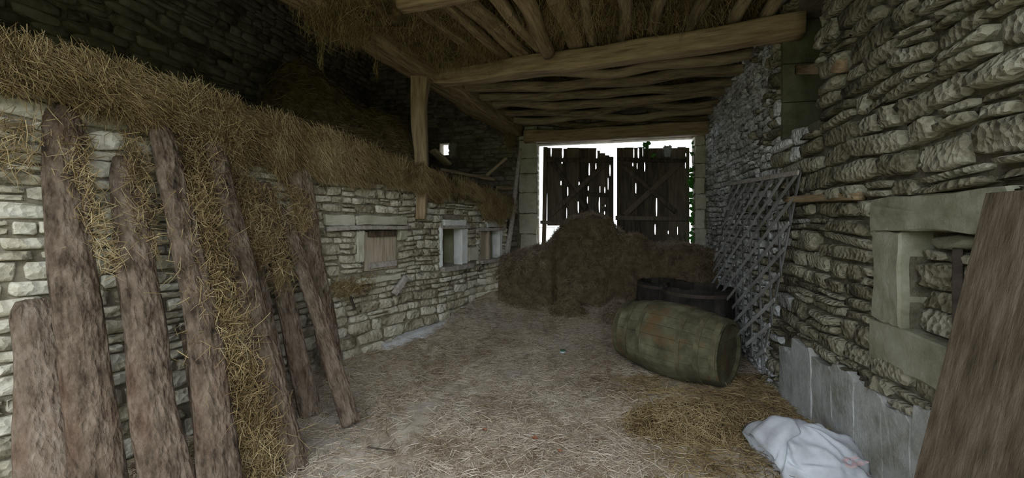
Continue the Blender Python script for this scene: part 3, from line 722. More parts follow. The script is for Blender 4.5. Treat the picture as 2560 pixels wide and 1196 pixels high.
zg=zg+bump(640,190,4.9,.55,.45,.48)+bump(740,180,5.2,.45,.45,.42)+bump(760,260,4.9,.45,.40,.75)+bump(870,270,5.3,.5,.4,.85)+bump(970,290,5.7,.4,.35,.75)+bump(1010,330,5.5,.22,.25,.35)
zg=zg+.16*vnoise(sg,dg_,2.4,8)+.07*vnoise(sg,dg_,7,9)
zg=np.minimum(zg,3.9)
hV,hQ=gridmesh(xg,yg,zg)
loft=S(empty('loft_hay',LW.w(3.5,-.8,2.0)),'thick bed of hay heaped on the loft behind the low wall','hay',kind='stuff')
mk('hay_bed',hV,hQ.tolist(),M['haybase'],loft,True)
# drape over the front of the wall: ragged lower edge
def lowz(s):
    Y=.4+s*LW.u[1]
    return np.interp(Y,[1.5,2.2,2.45,2.7,3.0,3.3,3.7,4.2,4.9,5.15,5.35,5.5,5.75,6.0,6.3,6.6,6.75,7.0],[2.34,2.33,2.34,2.30,2.24,2.08,2.03,2.06,2.05,1.92,1.85,2.02,2.1,2.06,1.72,1.62,1.78,1.85])
TT=np.linspace(0,1,16); sg2,tg=np.meshgrid(np.linspace(1.4,LEND,160),TT,indexing='ij')
lz=lowz(sg2)+.16*vnoise(sg2,sg2*0,5,31); tz=ltop(sg2)-.06
zz2=tz+(lz-tz)*tg; dd2=.10+.075*np.sin(np.pi*np.clip(tg*.8+.12,0,1))-.05*tg+.10*vnoise(sg2,zz2,3.2,33)+.04*vnoise(sg2,zz2,11,34); dd2=np.maximum(dd2,.03)
dV,dQ=gridmesh(LW.O[0]+LW.u[0]*sg2+LW.n[0]*dd2, LW.O[1]+LW.u[1]*sg2+LW.n[1]*dd2, zz2)
dV2=np.concatenate([dV,dV-LW.n*.07]); nv=len(dV)
mk('hay_drape',dV2,dQ.tolist()+[tuple(int(i)+nv for i in q[::-1]) for q in dQ],M['haybase'],loft,True)
# strands on top and hanging down
N=22000; p,nm=sample_mesh(hV,hQ,N,hr,lambda c,n: np.clip(8/np.maximum(c[:,1],1.5)**1.6,0,3)*(1+3*(LW.dist(c[:,0],c[:,1])>-.7)))
nm[nm[:,2]<0]*=-1
D=hr.normal(size=(N,3))*np.array([1,1,.35])+LW.n*.5+LW.u*.3; D-=nm*(D*nm).sum(1,keepdims=True)*.85
strands('hay_strands',p+nm*hr.uniform(-.005,.02,(N,1)),D,hr.uniform(.06,.22,N),hr.uniform(.002,.0042,N),M['straw_gold'],loft,.12,1)['kind']='stuff'
N=30000; p,nm=sample_mesh(dV,dQ,N,hr,lambda c,n: np.clip(6/np.maximum(c[:,1],1.5)**1.3,0,3)); 
dn_=(nm@LW.n)<0; nm[dn_]*=-1
D=hr.normal(size=(N,3))*np.array([.34,.34,.30])+np.array([0,0,-1.0])+LW.u*.25+LW.n*.12
near=(p[:,1]<3.4)[:,None]; cl_=vnoise(p[:,0]*.7+p[:,1],p[:,2],4,35)[:,None]; D=D+LW.u*cl_*2.2+LW.n*np.abs(hr.normal(size=(N,1)))*.15; D=np.where(near,D+hr.normal(size=(N,3))*.45+LW.u*.35,D)
strands('hay_strands',p+nm*hr.uniform(-.01,.05,(N,1)),D,hr.uniform(.06,.27,N),hr.uniform(.0022,.005,N),M['straw_gold'],loft,.12,2)['kind']='stuff'
# hay that has slid down between the slabs
pieces=[]
def slide(pts, spread, n, dens_l=(.05,.16)):
    pts=np.array(pts); t=hr.random(n)*(len(pts)-1); i=np.minimum(t.astype(int),len(pts)-2); f=(t-i)[:,None]
    c=pts[i]*(1-f)+pts[i+1]*f
    c=c+LW.u*hr.normal(size=(n,1))*spread+LW.n*np.abs(hr.normal(size=(n,1)))*.045+np.array([0,0,1])*hr.normal(size=(n,1))*.04
    D=hr.normal(size=(n,3))*np.array([.7,.7,.6])+np.array([0,0,-.7]); return c,D,hr.uniform(*dens_l,n)
sl=[slide([(-2.35,2.95,2.2),(-2.15,2.72,1.7),(-1.90,2.55,1.1),(-1.62,2.45,.45),(-1.52,2.42,.02)],.075,5200),
    slide([(-2.55,2.68,2.2),(-2.4,2.55,1.8),(-2.25,2.45,1.4)],.035,700), slide([(-2.72,2.45,2.25),(-2.55,2.33,1.9),(-2.3,2.3,1.35)],.035,600),
    slide([(-2.22,3.2,2.0),(-2.08,3.12,1.6),(-1.97,3.05,1.3)],.08,2000), slide([(-2.12,3.4,1.9),(-1.98,3.3,1.5),(-1.86,3.22,1.1)],.05,900),
    slide([(-1.98,3.62,2.0),(-1.92,3.55,1.8),(-1.86,3.5,1.55)],.06,700),
    slide([(-1.80,4.0,.98),(-1.70,4.1,.93),(-1.55,4.4,.97)],.05,500,(.05,.2)), slide([(-2.80,2.2,2.2),(-2.75,2.15,1.9)],.12,350)]
c=np.concatenate([s[0] for s in sl]); D=np.concatenate([s[1] for s in sl]); Ln=np.concatenate([s[2] for s in sl])
o=strands('slipped_hay',c,D,Ln,hr.uniform(.0025,.005,len(c)),M['straw_gold'],None,.15,3)
S(o,'golden hay slipped down between the leaning bark slabs','hay',kind='stuff')
# packed hay cores behind those strands
mbk=MB()
for pts,w in (([(-2.38,3.0,2.25),(-2.22,2.82,1.7),(-2.0,2.66,1.1),(-1.72,2.55,.45),(-1.60,2.52,-.03)],.17),):
    pts=np.array(pts); n=24; ns=10; V=[]
    for i in range(n+1):
        t=i/n*(len(pts)-1); k=min(int(t),len(pts)-2); c=pts[k]*(1-(t-k))+pts[k+1]*(t-k)
        for j in range(ns):
            a=2*math.pi*j/ns; r=1+.5*mn.noise((math.cos(a)*2,math.sin(a)*2,i*.5)); env=.35+.65*math.sin(math.pi*min(max(i/n,.06),.97))**.4
            V.append(c+LW.u*math.cos(a)*w/2*r*env+LW.n*math.sin(a)*.07*r*env)
    Fc=[(i*ns+j,i*ns+(j+1)%ns,i*ns+ns+(j+1)%ns,i*ns+ns+j) for i in range(n) for j in range(ns)]+[tuple(range(ns)),tuple(n*ns+j for j in range(ns))]
    mbk.add(V,Fc)
mbk.build('hay_core',M['haybase'],o,True)
# dark sticks and planks on the loft near the back wall
for k,(a,b,w,lb) in enumerate([((1100,425,6.3),(1235,450,6.9),.09,'dark round stick on the loft hay at far end of low wall'),((1080,375,6.2),(1120,410,6.5),.16,'weathered plank stub on the loft beside the post'),((1215,440,7.0),(1265,395,7.2),.07,'short straw-covered stick slanting up on the far end of the loft'),((1240,470,6.9),(1290,470,7.0),.06,'flat weathered stick at the end of the low wall behind the prop')]):
    S(timber('loft_stick',P(*a),P(*b),w,.06,M['pole'],round_=.5,wob=.03,seed=130+k,n=12),lb,'stick')

# ------------------------------------------------------------------ hay hanging from the ceiling
cr_=np.random.default_rng(33)
xs_=np.linspace(0,1,80); ys_=np.linspace(1.0,7.6,110); ug,yg2=np.meshgrid(xs_,ys_,indexing='ij')
xl_=A0[0]+d[0]*(yg2-A0[1])/d[1]-.32; xr_=1.55+.265*yg2; xc_=xl_+(xr_-xl_)*ug
thick=.03+.06*sstep(5.3,4.7,yg2)+.10*np.exp(-((xc_-xl_-.95)/.35)**2)*sstep(5.8,4.8,yg2)
zc_=3.79-thick-.16*vnoise(xc_,yg2,2.6,51)*(.3+.7*sstep(5.4,4.6,yg2))-.05*vnoise(xc_,yg2,9,52); zc_=np.minimum(zc_,3.77)
cV,cQ=gridmesh(xc_,yg2,zc_)
chay=S(empty('ceiling_hay',(.3,3.5,3.75)),'old hay sagging between the poles and joists of the ceiling','hay',kind='stuff')
mk('hay_bed',cV,cQ.tolist(),M['haybase'],chay,True)
N=24000; p,nm=sample_mesh(cV,cQ,N,cr_,lambda c,n:(vnoise(c[:,0],c[:,1],1.9,61)>-.05)*1.0*np.clip(4/np.maximum(c[:,1],2)**1.1,.2,2)+.15)
D=cr_.normal(size=(N,3))*np.array([.4,.4,.3])+np.array([0,0,-1.]); Ln=cr_.uniform(.06,.26,N)
strands('hanging_hay',p-np.array([0,0,1])*(Ln*.3)[:,None],D,Ln,cr_.uniform(.002,.004,N),M['straw_gold'],chay,.2,5)['kind']='stuff'
# tufts on and beside the main beam
def tuft(c,r,n,l,seed,down=1.0):
    c=np.array(c); q=cr_.normal(size=(n,3))*np.array(r); D=cr_.normal(size=(n,3))*.4+np.array([0,0,-down]); Ln=cr_.uniform(*l,n)
    return c+q,D,Ln
tl_=[tuft(P(830,30,3.85),(.11,.14,.10),4200,(.08,.3),1),tuft(P(885,65,3.9),(.07,.10,.06),1500,(.08,.26),1),tuft(P(960,0,3.8),(.16,.13,.05),1600,(.1,.26),1),tuft(P(1060,40,4.1),(.14,.12,.05),900,(.08,.22),1),tuft(P(805,90,3.95),(.012,.012,.12),70,(.1,.3),1,3),tuft(P(1120,120,4.9),(.18,.16,.10),1500,(.06,.25),1),tuft(P(1180,140,5.0),(.18,.16,.08),1400,(.06,.25),1),tuft(P(1230,120,4.7),(.12,.12,.08),700,(.06,.22),1),tuft(P(1275,345,7.5),(.05,.05,.12),300,(.08,.25),1,2),tuft(P(1400,60,3.9),(.3,.2,.03),500,(.06,.25),1),tuft(P(1700,60,4.0),(.4,.2,.06),900,(.06,.25),1),
     tuft(P(940,160,4.3),(.01,.01,.06),40,(.08,.2),1,3),tuft(P(803,150,3.95),(.01,.01,.04),30,(.05,.12),1,2)]
c=np.concatenate([s[0] for s in tl_]); D=np.concatenate([s[1] for s in tl_]); Ln=np.concatenate([s[2] for s in tl_])
strands('hanging_hay',c,D,Ln,cr_.uniform(.002,.0042,len(c)),M['straw_gold'],chay,.2,6)['kind']='stuff'

# ------------------------------------------------------------------ the big hay pile before the doors
pr_=np.random.default_rng(44)
XP=np.linspace(-.22,3.25,170); YP=np.linspace(5.75,7.35,90); xg3,yg3=np.meshgrid(XP,YP,indexing='ij')
pxg=CX+xg3/6.5*1000
top=np.interp(pxg,[1240,1270,1330,1372,1395,1415,1440,1490,1530,1550,1570,1600,1625,1650,1700,1770],[1.0,1.08,1.15,1.22,1.42,1.56,1.69,1.75,1.67,1.48,1.40,1.40,1.26,1.21,1.27,1.15])
frn=np.interp(pxg,[1240,1300,1375,1392,1400,1500,1600,1640,1660,1770],[6.15,6.10,6.22,6.45,6.38,6.32,6.26,6.22,6.02,5.98])+.07*vnoise(xg3,xg3*0,3,71)
wid=np.interp(pxg,[1240,1375,1395,1600,1650,1770],[.55,.45,.22,.24,.26,.26])
gz=ground(xg3,yg3)-.03
rise=sstep(0,1,(yg3-frn)/wid)**.75
z3=gz+(top-gz)*rise*(1-.25*sstep(6.85,7.35,yg3))+(.06*vnoise(xg3,yg3,3.5,72)+.05*vnoise(xg3,yg3,10,73))*sstep(0,.15,rise)
pV,pQ=gridmesh(xg3,yg3+.05*vnoise(xg3,z3,6,75)*sstep(0,.2,rise),z3)
pile=S(empty('hay_pile',(1.3,6.3,.3)),'big brown hay pile with cut steep face before the barn doors','hay pile')
pkh=mk('packed_hay',pV,pQ.tolist(),M['hayheap'],pile,True)
N=14000; p,nm=sample_mesh(pV,pQ,N,pr_,lambda c,n: .55+1.8*(np.abs(n[:,2])>.6)); nm[nm[:,2]<0]*=-1
D=pr_.normal(size=(N,3)); D-=nm*(D*nm).sum(1,keepdims=True)*.8
S(strands('loose_hay',p+nm*pr_.uniform(0,.02,(N,1)),D,pr_.uniform(.04,.16,N),pr_.uniform(.003,.005,N),M['straw_brown'],pkh,.2,7),kind='stuff')
N=9500; p,nm=sample_mesh(pV,pQ,N,pr_,lambda c,n: (np.abs(n[:,2])>.5)*(c[:,2]>.75)*1.0+.02*(c[:,0]<.6)+1e-6); nm[nm[:,2]<0]*=-1  # backlight from the doors put into pale strands on the upper faces
D=pr_.normal(size=(N,3)); D-=nm*(D*nm).sum(1,keepdims=True)*.5
S(strands('loose_hay',p+nm*pr_.uniform(0,.035,(N,1)),D,pr_.uniform(.05,.18,N),pr_.uniform(.003,.005,N),M['straw_pale'],pkh,.2,8),'loose hay on top, paled to imitate door backlight',kind='stuff')
# small loose heap beside the vats
def heap(name,cx,cy,rx,ry,h,n,m,base,label,seed):
    r=np.random.default_rng(seed); a,b=np.meshgrid(np.linspace(-1,1,26),np.linspace(-1,1,26),indexing='ij')
    X=cx+a*rx; Y=cy+b*ry; q=np.clip(1-a*a-b*b,0,1)
    Z=ground(X,Y)-.02+h*q**.7+.05*vnoise(X,Y,9,seed)*q**.5
    V,Q=gridmesh(X,Y,Z); root=S(mk(name,V,Q.tolist(),base,None,True),label,'hay')
    p,nm=sample_mesh(V,Q,n,r,lambda c,n_: 1.0*((((c[:,0]-cx)/rx)**2+((c[:,1]-cy)/ry)**2)<1)); nm[nm[:,2]<0]*=-1
    D=r.normal(size=(n,3)); D-=nm*(D*nm).sum(1,keepdims=True)*.75
    S(strands('loose_hay',p+nm*r.uniform(0,.03,(n,1)),D,r.uniform(.05,.15,n),r.uniform(.003,.0045,n),m,root,.15,seed),kind='stuff'); return root
heap('hay_heap',1.60,5.85,.30,.25,.26,1300,M['straw_pale'],M['hayheap'],'small loose hay heap between the big pile and the vats',81)
heap('hay_clump',.85,6.02,.30,.14,.14,600,M['straw_brown'],M['hayheap'],'dark flat clump of hay on the floor before the big pile',82)
heap('straw_mound',1.45,3.10,.62,.26,.10,2600,M['straw_gold'],M['haybase'],'low mound of yellow straw in front of the lying barrel',83)

# ------------------------------------------------------------------ straw over the floor
fr=np.random.default_rng(55); N=62000
Yf=1.75+ (fr.random(N)**1.35)*4.9; xlo=np.maximum(-4.131+.58*Yf+.05,-1.32*Yf); xhi=np.minimum(1.55+.265*Yf-.06,1.32*Yf); Xf=xlo+(xhi-xlo)*fr.random(N)
keep=(vnoise(Xf,Yf,1.3,91)+.25+.5*fr.random(N))>.12
# thinner on the trodden middle where the earth shows
Xf,Yf=Xf[keep],Yf[keep]; N=len(Xf); Zf=ground(Xf,Yf)
D=fr.normal(size=(N,3))*np.array([1,1,.16])
bp_=np.stack([Xf,Yf,Zf+.004+fr.random(N)**2*.028],1); Ln=fr.uniform(.03,.15,N); Wn=fr.uniform(.0026,.0052,N)
gold=(Xf>.75)&(Yf<4.2)&(fr.random(N)<sstep(.75,1.3,Xf))|((fr.random(N)<.35*np.exp(-np.clip(LW.dist(Xf,Yf),0,9)/.6)))
fs=S(strands('floor_straw',bp_[~gold],D[~gold],Ln[~gold],Wn[~gold],M['straw_floor'],None,.10,9),'pale trampled straw strewn all over the barn floor','straw',kind='stuff')
S(strands('yellow_straw',bp_[gold],D[gold],Ln[gold]*1.25,Wn[gold],M['straw_gold'],None,.10,10),'yellower straw along the right wall and the slab feet','straw',kind='stuff')

# ------------------------------------------------------------------ barrel lying on its side
def cask(root_name,label,cat,c0,axis,L,rh,rb,nst,m,mh,hoops,seed,head=(True,True),loc=None,gap=.0012,rot=0.,broken=None,sag=0):
    axis=np.array(axis,float); axis/=np.linalg.norm(axis)
    e1=np.cross(axis,[0,0,1.]); 
    if np.linalg.norm(e1)<1e-3: e1=np.array([1.,0,0])
    e1/=np.linalg.norm(e1); e2=np.cross(e1,axis); c0=np.array(c0,float)
    rad=lambda t: rh[0]+(rh[1]-rh[0])*t+(rb-(rh[0]+rh[1])/2)*(math.sin(math.pi*t)**1.1 if t not in (0,1) else 0)
    root=S(empty(root_name,loc if loc is not None else c0),label,cat); r=random.Random(seed)
    pt=lambda t,a,rr_: c0+axis*(t*L)+(e1*math.cos(a)+e2*math.sin(a))*rr_
    n=12
    for k in range(nst):
        a0=2*math.pi*k/nst+rot; a1=2*math.pi*(k+1)/nst+rot; V=[]; dr_=r.uniform(-.003,.003)
        t1=1.0 if not broken else 1-r.random()*broken
        for i in range(n+1):
            t=i/n*t1; R=rad(t)+dr_; g=gap/R
            for (aa,rr_) in ((a0+g,R),((a0+a1)/2,R*1.004),(a1-g,R),(a1-g,R-.026),(a0+g,R-.026)): V.append(pt(t,aa,rr_))
        Fc=[(i*5+j,i*5+(j+1)%5,i*5+5+(j+1)%5,i*5+5+j) for i in range(n) for j in range(5)]+[(4,3,2,1,0),tuple(n*5+j for j in range(5))]
        mk('stave',V,Fc,m,root,False)
    for (t,w) in hoops:
        V=[]; ns=48
        for j in range(ns):
            a=2*math.pi*j/ns
            for (tt,rr_) in ((t-w/2/L,.0055),(t+w/2/L,.0055),(t+w/2/L,-.001),(t-w/2/L,-.001)): V.append(pt(tt,a,rad(min(max(tt,0.001),.999))+rr_))
        Fc=[(j*4+k,j*4+(k+1)%4,((j+1)%ns)*4+(k+1)%4,((j+1)%ns)*4+k) for j in range(ns) for k in range(4)]
        mk('hoop',V,Fc,mh,root,False)
    for side,t in ((0,.045),(1,.955)):
        if not head[side]: continue
        R=rad(t)-.02; nb_=6
        for b in range(nb_):
            y0=-R+2*R*b/nb_+.0015; y1=-R+2*R*(b+1)/nb_-.0015; V=[]; q=5
            prof=[]
            for i in range(q): 
                yy=y0+(y1-y0)*i/(q-1); prof.append((math.sqrt(max(R*R-yy*yy,1e-5)),yy))
            poly=prof+[(-x,y) for x,y in reversed(prof)]
            for dd in (-.011,.011): V += [c0+axis*(t*L+dd)+e1*x+e2*y for x,y in poly]
            k=len(poly); Fc=[tuple(range(k)),tuple(reversed(range(k,2*k)))]+[(i,i+k,(i+1)%k+k,(i+1)%k) for i in range(k)]
            mk('head_board',V,Fc,m,root,False)
    return root
ax=np.array([.66,-.74,-.028]); ax/=np.linalg.norm(ax); e=np.array([2.10,3.86,.345]); Lb=1.12
cask('barrel','mossy green-brown wooden barrel lying on its side on the straw','barrel',e-ax*Lb,ax,Lb,(.315,.315),.395,22,M['stave'],M['hoop'],[(.035,.05),(.16,.045),(.31,.045),(.69,.045),(.84,.045),(.965,.05)],3,loc=np.array([1.73,4.27,.0]))
# two dark open vats behind it
cask('vat','dark open wooden vat standing behind the lying barrel against right wall','vat',(2.33,5.02,.03),(0,0,1),.80,(.435,.405),.43,20,M['vat'],M['iron'],[(.12,.04),(.5,.04),(.9,.04)],5,head=(True,False),broken=.03)
cask('vat','second dark open vat, further back and left of the other','vat',(2.20,5.82,.12),(0,0,1),.66,(.385,.35),.375,18,M['vat'],M['iron'],[(.12,.04),(.5,.04),(.9,.04)],6,head=(True,False),broken=.04)

# ------------------------------------------------------------------ trellis leaning on the right wall
tr0=RW.w(RW.pix(2018,440)[0],.05,0); s0=RW.pix(2018,440)[0]; Ltop=RW.pix(1842,446)[0]-s0
tre=S(empty('trellis',RW.w(s0+.9,.3,.1)),'grey wooden lattice trellis leaning against right wall','trellis')
def tp(s,t,off): # s along, t down the slope from the top
    z0=2.02+.10*s/Ltop; return RW.w(s0+s, .06+.16*t+off, z0-t*.985)
def lath(name,s_a,t_a,s_b,t_b,off,w=.026,th=.009):
    a,b=tp(s_a,t_a,off),tp(s_b,t_b,off); u=b-a; Lh=np.linalg.norm(u); u/=Lh
    nn_=np.cross(tp(1,0,0)-tp(0,0,0),tp(0,1,0)-tp(0,0,0)); nn_/=np.linalg.norm(nn_); v=np.cross(nn_,u)
    V=[]
    for c in (a,b):
        for (i,j) in ((-1,-1),(1,-1),(1,1),(-1,1)): V.append(c+v*i*w/2+nn_*j*th/2)
    mk(name,V,[(3,2,1,0),(4,5,6,7),(0,1,5,4),(1,2,6,5),(2,3,7,6),(3,0,4,7)],M['greywood'] if name=='top_lath' else M['lath_pale'] if w>.03 else M['lath'],tre)
r=random.Random(8)
smax=Ltop+.03; bot=lambda s: 1.72-.22*s
def clipline(sa,ta,k,far):
    """walk from (sa,ta) with ds/dt=k until leaving the lattice"""
    t=ta; s=sa
    while t<2.2:
        t+=.02; s+=k*.02
        if s<-.02 or s>smax+.12*t or t>bot(max(s,0))+.12*math.sin(s*23): break
    return s,t
for i in range(15):
    sa=i*.262-.02
    if sa<=smax: s,t=clipline(sa,0,1.35,1); 
    if sa<=smax and t>.15: lath('lath',sa,0,s,t,.012,.034)
for i in range(1,8):
    ta=i*.215
    if ta<bot(0): 
        s,t=clipline(.0,ta,1.35,1)
        if t-ta>.08: lath('lath',-.02,ta-.01,s,t,.012,.034)
for i in range(1,9):
    sa=i*.262-.02
    if sa<=smax+.05: s,t=clipline(sa,0,-.62,0); lath('lath',sa,0,s,t,0,.02)
for i in range(1,6):
    ta=i*.38; sa=smax+.10*ta
    if ta<1.3: s,t=clipline(sa,ta,-.62,0); lath('lath',sa,ta,s,t,0,.02)
lath('top_lath',-.05,.0,smax+.03,.0,.022,.04,.012)
lath('side_lath',.0,.0,.05,1.62,-.010,.028,.010)
lath('side_lath',smax,.0,smax+.1,1.15,-.010,.028,.010)

# ------------------------------------------------------------------ sack by the right wall
sk=S(empty('feed_sack',(1.97,2.55,.02)),'white woven plastic sack with faded red print slumped by right wall','sack')
def sackpt(u,v):
    # u around 0..1, v 0 bottom .. 1 crown
    a=2*math.pi*u; e_=.62; c,s=math.cos(a),math.sin(a)
    rx=.27; ry=.215
    prof=math.sin(math.pi*min(max(v,.0),1)*.5+.0)
    rad=(math.cos(v*math.pi/2)**.55) if v<1 else 0
    bul=1+.08*math.sin(a*3+1)+.05*math.sin(a*7+v*5)
    x=math.copysign(abs(c)**e_,c)*rx*rad*bul; y=math.copysign(abs(s)**e_,s)*ry*rad*bul
    z=.27*v**.75
    fold=.035*mn.noise((c*2.2,s*2.2,v*4))-.06*max(0,.25-abs(mn.noise((c*2.0+3,s*2.0,v*3.0))))*(1-v**4)+.03*mn.noise((c*5,s*5,v*9))*(1-v**3)
    x*=1+fold*2; y*=1+fold*2; z+=fold+.07*max(0,-c)*v*0+.05*v*math.cos(a-2.4)*(1-v)*2
    x-=.10*v**2; y+=.04*v**2; ang=-.45; X=x*math.cos(ang)-y*math.sin(ang); Y=x*math.sin(ang)+y*math.cos(ang)
    return np.array([1.96+X,2.53+Y,.03+z])
nu,nv_=72,26; V=[sackpt(i/nu,j/nv_) for j in range(nv_) for i in range(nu)]+[sackpt(0,1)]
Fc=[(j*nu+i,j*nu+(i+1)%nu,(j+1)*nu+(i+1)%nu,(j+1)*nu+i) for j in range(nv_-1) for i in range(nu)]+[((nv_-1)*nu+i,(nv_-1)*nu+(i+1)%nu,nv_*nu) for i in range(nu)]
skb=mk('sack_body',V,Fc,M['sack'],sk,True)
# crumpled open mouth flopping to the left
V=[]; n1,n2=26,12
for j in range(n2+1):
    t=j/n2
    for i in range(n1):
        a=2*math.pi*i/n1; w=.06+.10*t; r_=1+.25*mn.noise((math.cos(a)*2,math.sin(a)*2,t*3))+.12*math.sin(a*6)*t
        c=np.array([1.84-.20*t,2.62+.02*t,.26-.16*t+.05*math.sin(math.pi*t)])
        V.append(c+np.array([-.03*math.sin(a)*t, math.cos(a)*w*r_*1.1, math.sin(a)*(.06+.015*t)*r_]))
Fc=[(j*n1+i,j*n1+(i+1)%n1,(j+1)*n1+(i+1)%n1,(j+1)*n1+i) for j in range(n2) for i in range(n1)]
o=mk('sack_mouth',V,Fc,M['sack'],sk,True); md=o.modifiers.new('thickness','SOLIDIFY'); md.thickness=.004
def patch(nm,u0,u1,v0,v1,m,n=6):
    V=[]
    for k in (.004,.001):
        for j in range(n+1):
            for i in range(n+1):
                u=u0+(u1-u0)*i/n; v=v0+(v1-v0)*j/n; p=sackpt(u,v); c=np.array([1.96,2.53,.0]); q=p-c; V.append(p+q/np.linalg.norm(q)*k)
    g=(n+1)**2; Fc=[]
    for j in range(n):
        for i in range(n):
            a=j*(n+1)+i; f=(a,a+1,a+n+2,a+n+1); Fc += [f,tuple(x+g for x in reversed(f))]
    mk(nm,V,Fc,m,skb,True)
# print on the camera side: a red block, faded bars and an E
patch('red_print',.36,.41,.62,.72,M['red']); patch('red_print',.30,.36,.68,.80,M['red']); patch('red_print',.42,.46,.60,.66,M['red'])
patch('faded_print',.80,.96,.50,.56,M['fadedred']); patch('faded_print',.82,.95,.60,.64,M['fadedred'])
u0,v0=.905,.28
for (a,b,c_,e2) in ((0,.008,0,.16),(0,.03,0,.022),(0,.026,.069,.091),(0,.03,.138,.16)): patch('letter_stroke',u0+a,u0+b,v0+c_,v0+e2,M['fadedred'])
t=np.linspace(0,1,30); 
loop=[np.array([1.73+.03*math.sin(6*q),2.50+.20*q,.06+.22*math.sin(math.pi*min(q*.8+.05,1))]) for q in t]
mb=MB(); V=[]
for i,c in enumerate(loop):
    for k in range(5): a=2*math.pi*k/5; V.append(c+np.array([math.cos(a)*.003,0,math.sin(a)*.003]))
mb.add(V,[(i*5+k,i*5+(k+1)%5,i*5+5+(k+1)%5,i*5+5+k) for i in range(len(loop)-1) for k in range(5)]); mb.build('tie_string',M['red'],sk,True)
# straw spilling round the sack
q=np.random.default_rng(3); n=700; a=q.uniform(-.7,1.4,n); rr_=.27+.07*q.random(n)
pc=np.stack([1.97+np.cos(a)*rr_,2.55+np.sin(a)*rr_,q.random(n)*.16+.02],1); pc=pc[(RW.dist(pc[:,0],pc[:,1])>.09)]
n=len(pc); S(strands('spilled_straw',pc,q.normal(size=(n,3))*np.array([1,1,.5]),q.uniform(.05,.14,n),q.uniform(.0025,.004,n),M['straw_gold'],None,.15,12),'straw bunched between the white sack and the wall','straw',kind='stuff')

# ------------------------------------------------------------------ small things on the floor
def onfloor(px,py):
    Y=3.
    for _ in range(30):
        p=P(px,py,Y); g=float(ground(p[0],p[1])); Y=(CAMZ-g-.0)*1000/(py-HY)
    return P(px,py,Y)
def lathe(name,c,prof,m,parent=None,ns=20,smooth=True):
    V=[]; 
    for (r_,z_) in prof:
        for j in range(ns): a=2*math.pi*j/ns; V.append((c[0]+r_*math.cos(a),c[1]+r_*math.sin(a),c[2]+z_))
    Fc=[(i*ns+j,i*ns+(j+1)%ns,i*ns+ns+(j+1)%ns,i*ns+ns+j) for i in range(len(prof)-1) for j in range(ns)]+[tuple(reversed(range(ns))),tuple((len(prof)-1)*ns+j for j in range(ns))]
    return mk(name,V,Fc,m,parent,smooth)
c=onfloor(1407,884); c[2]-=.005; jar=S(empty('jar',c),'small pale glass jar with dark green lid lying among the floor straw','jar')
jb=lathe('jar_body',c,[(.030,0),(.036,.006),(.036,.028),(.03,.036)],M['glass'],jar); lathe('lid',c,[(.033,.036),(.033,.048),(.028,.05)],M['greenlid'],jar)
def leafm(px,py,sz,label,seed):
    c=onfloor(px,py); c[2]+=.03; r=random.Random(seed); V=[]; n=9
    for k in (0,.0025):
        for i in range(n):
            a=2*math.pi*i/n; rr2=sz*(1 if i%2==0 else .62)*r.uniform(.85,1.15); V.append(c+np.array([math.cos(a)*rr2,math.sin(a)*rr2,k+.5*abs(math.sin(a))*rr2*.6]))
        V.append(c+np.array([0,0,k-.004]))
    Fc=[(i,(i+1)%n,n) for i in range(n)]; Fc=[tuple(reversed(f)) for f in Fc]+[(i+n+1,(i+1)%n+n+1,2*n+1) for i in range(n)]+[(i,(i+1)%n,(i+1)%n+n+1,i+n+1) for i in range(n)]
    S(mk('dry_leaf',V,Fc,M['brownleaf']),label,'leaf','dry leaves on the floor')
leafm(1337,1107,.028,'rust-red dry leaf, the largest, on straw in the middle of the floor',1)
leafm(1212,1085,.022,'rust-brown dry leaf on the straw, leftmost of the three',2)
leafm(1400,1140,.020,'small rust-brown dry leaf, nearest the camera of the three',3)
c=onfloor(1741,1087); V,Fc=[],[]
ns=12
for j in range(7):
    for i in range(ns):
        a=2*math.pi*i/ns; ph=math.pi*j/6; rr2=.042*(1+.25*mn.noise((math.cos(a)*2,math.sin(a)*2,j)))
        V.append(c+np.array([math.cos(a)*math.sin(ph)*rr2*1.2,math.sin(a)*math.sin(ph)*rr2,.03+math.cos(ph)*rr2*.9]))
Fc=[(j*ns+i,(j+1)*ns+i,(j+1)*ns+(i+1)%ns,j*ns+(i+1)%ns) for j in range(6) for i in range(ns)]
S(mk('dung_clod',V,Fc,M['cobble'],None,True),'round brown clod on the straw between barrel and sack','clod')
p=onfloor(920,1130); q_=onfloor(990,1140); S(timber('twig',p+np.array([0,0,.03]),q_+np.array([0,0,.035]),.010,.010,M['iron'],round_=1,wob=.05,seed=141,n=16,nseg=6),'thin dark twig on the straw near the splintered slab foot','twig')
p=onfloor(1625,1010); q_=onfloor(1650,1075); S(timber('twig',p+np.array([0,0,.05]),q_+np.array([0,0,.03]),.012,.012,M['greywood'],round_=1,wob=.08,seed=142,n=16,nseg=6),'curved grey twig on the straw in front of the barrel','twig')

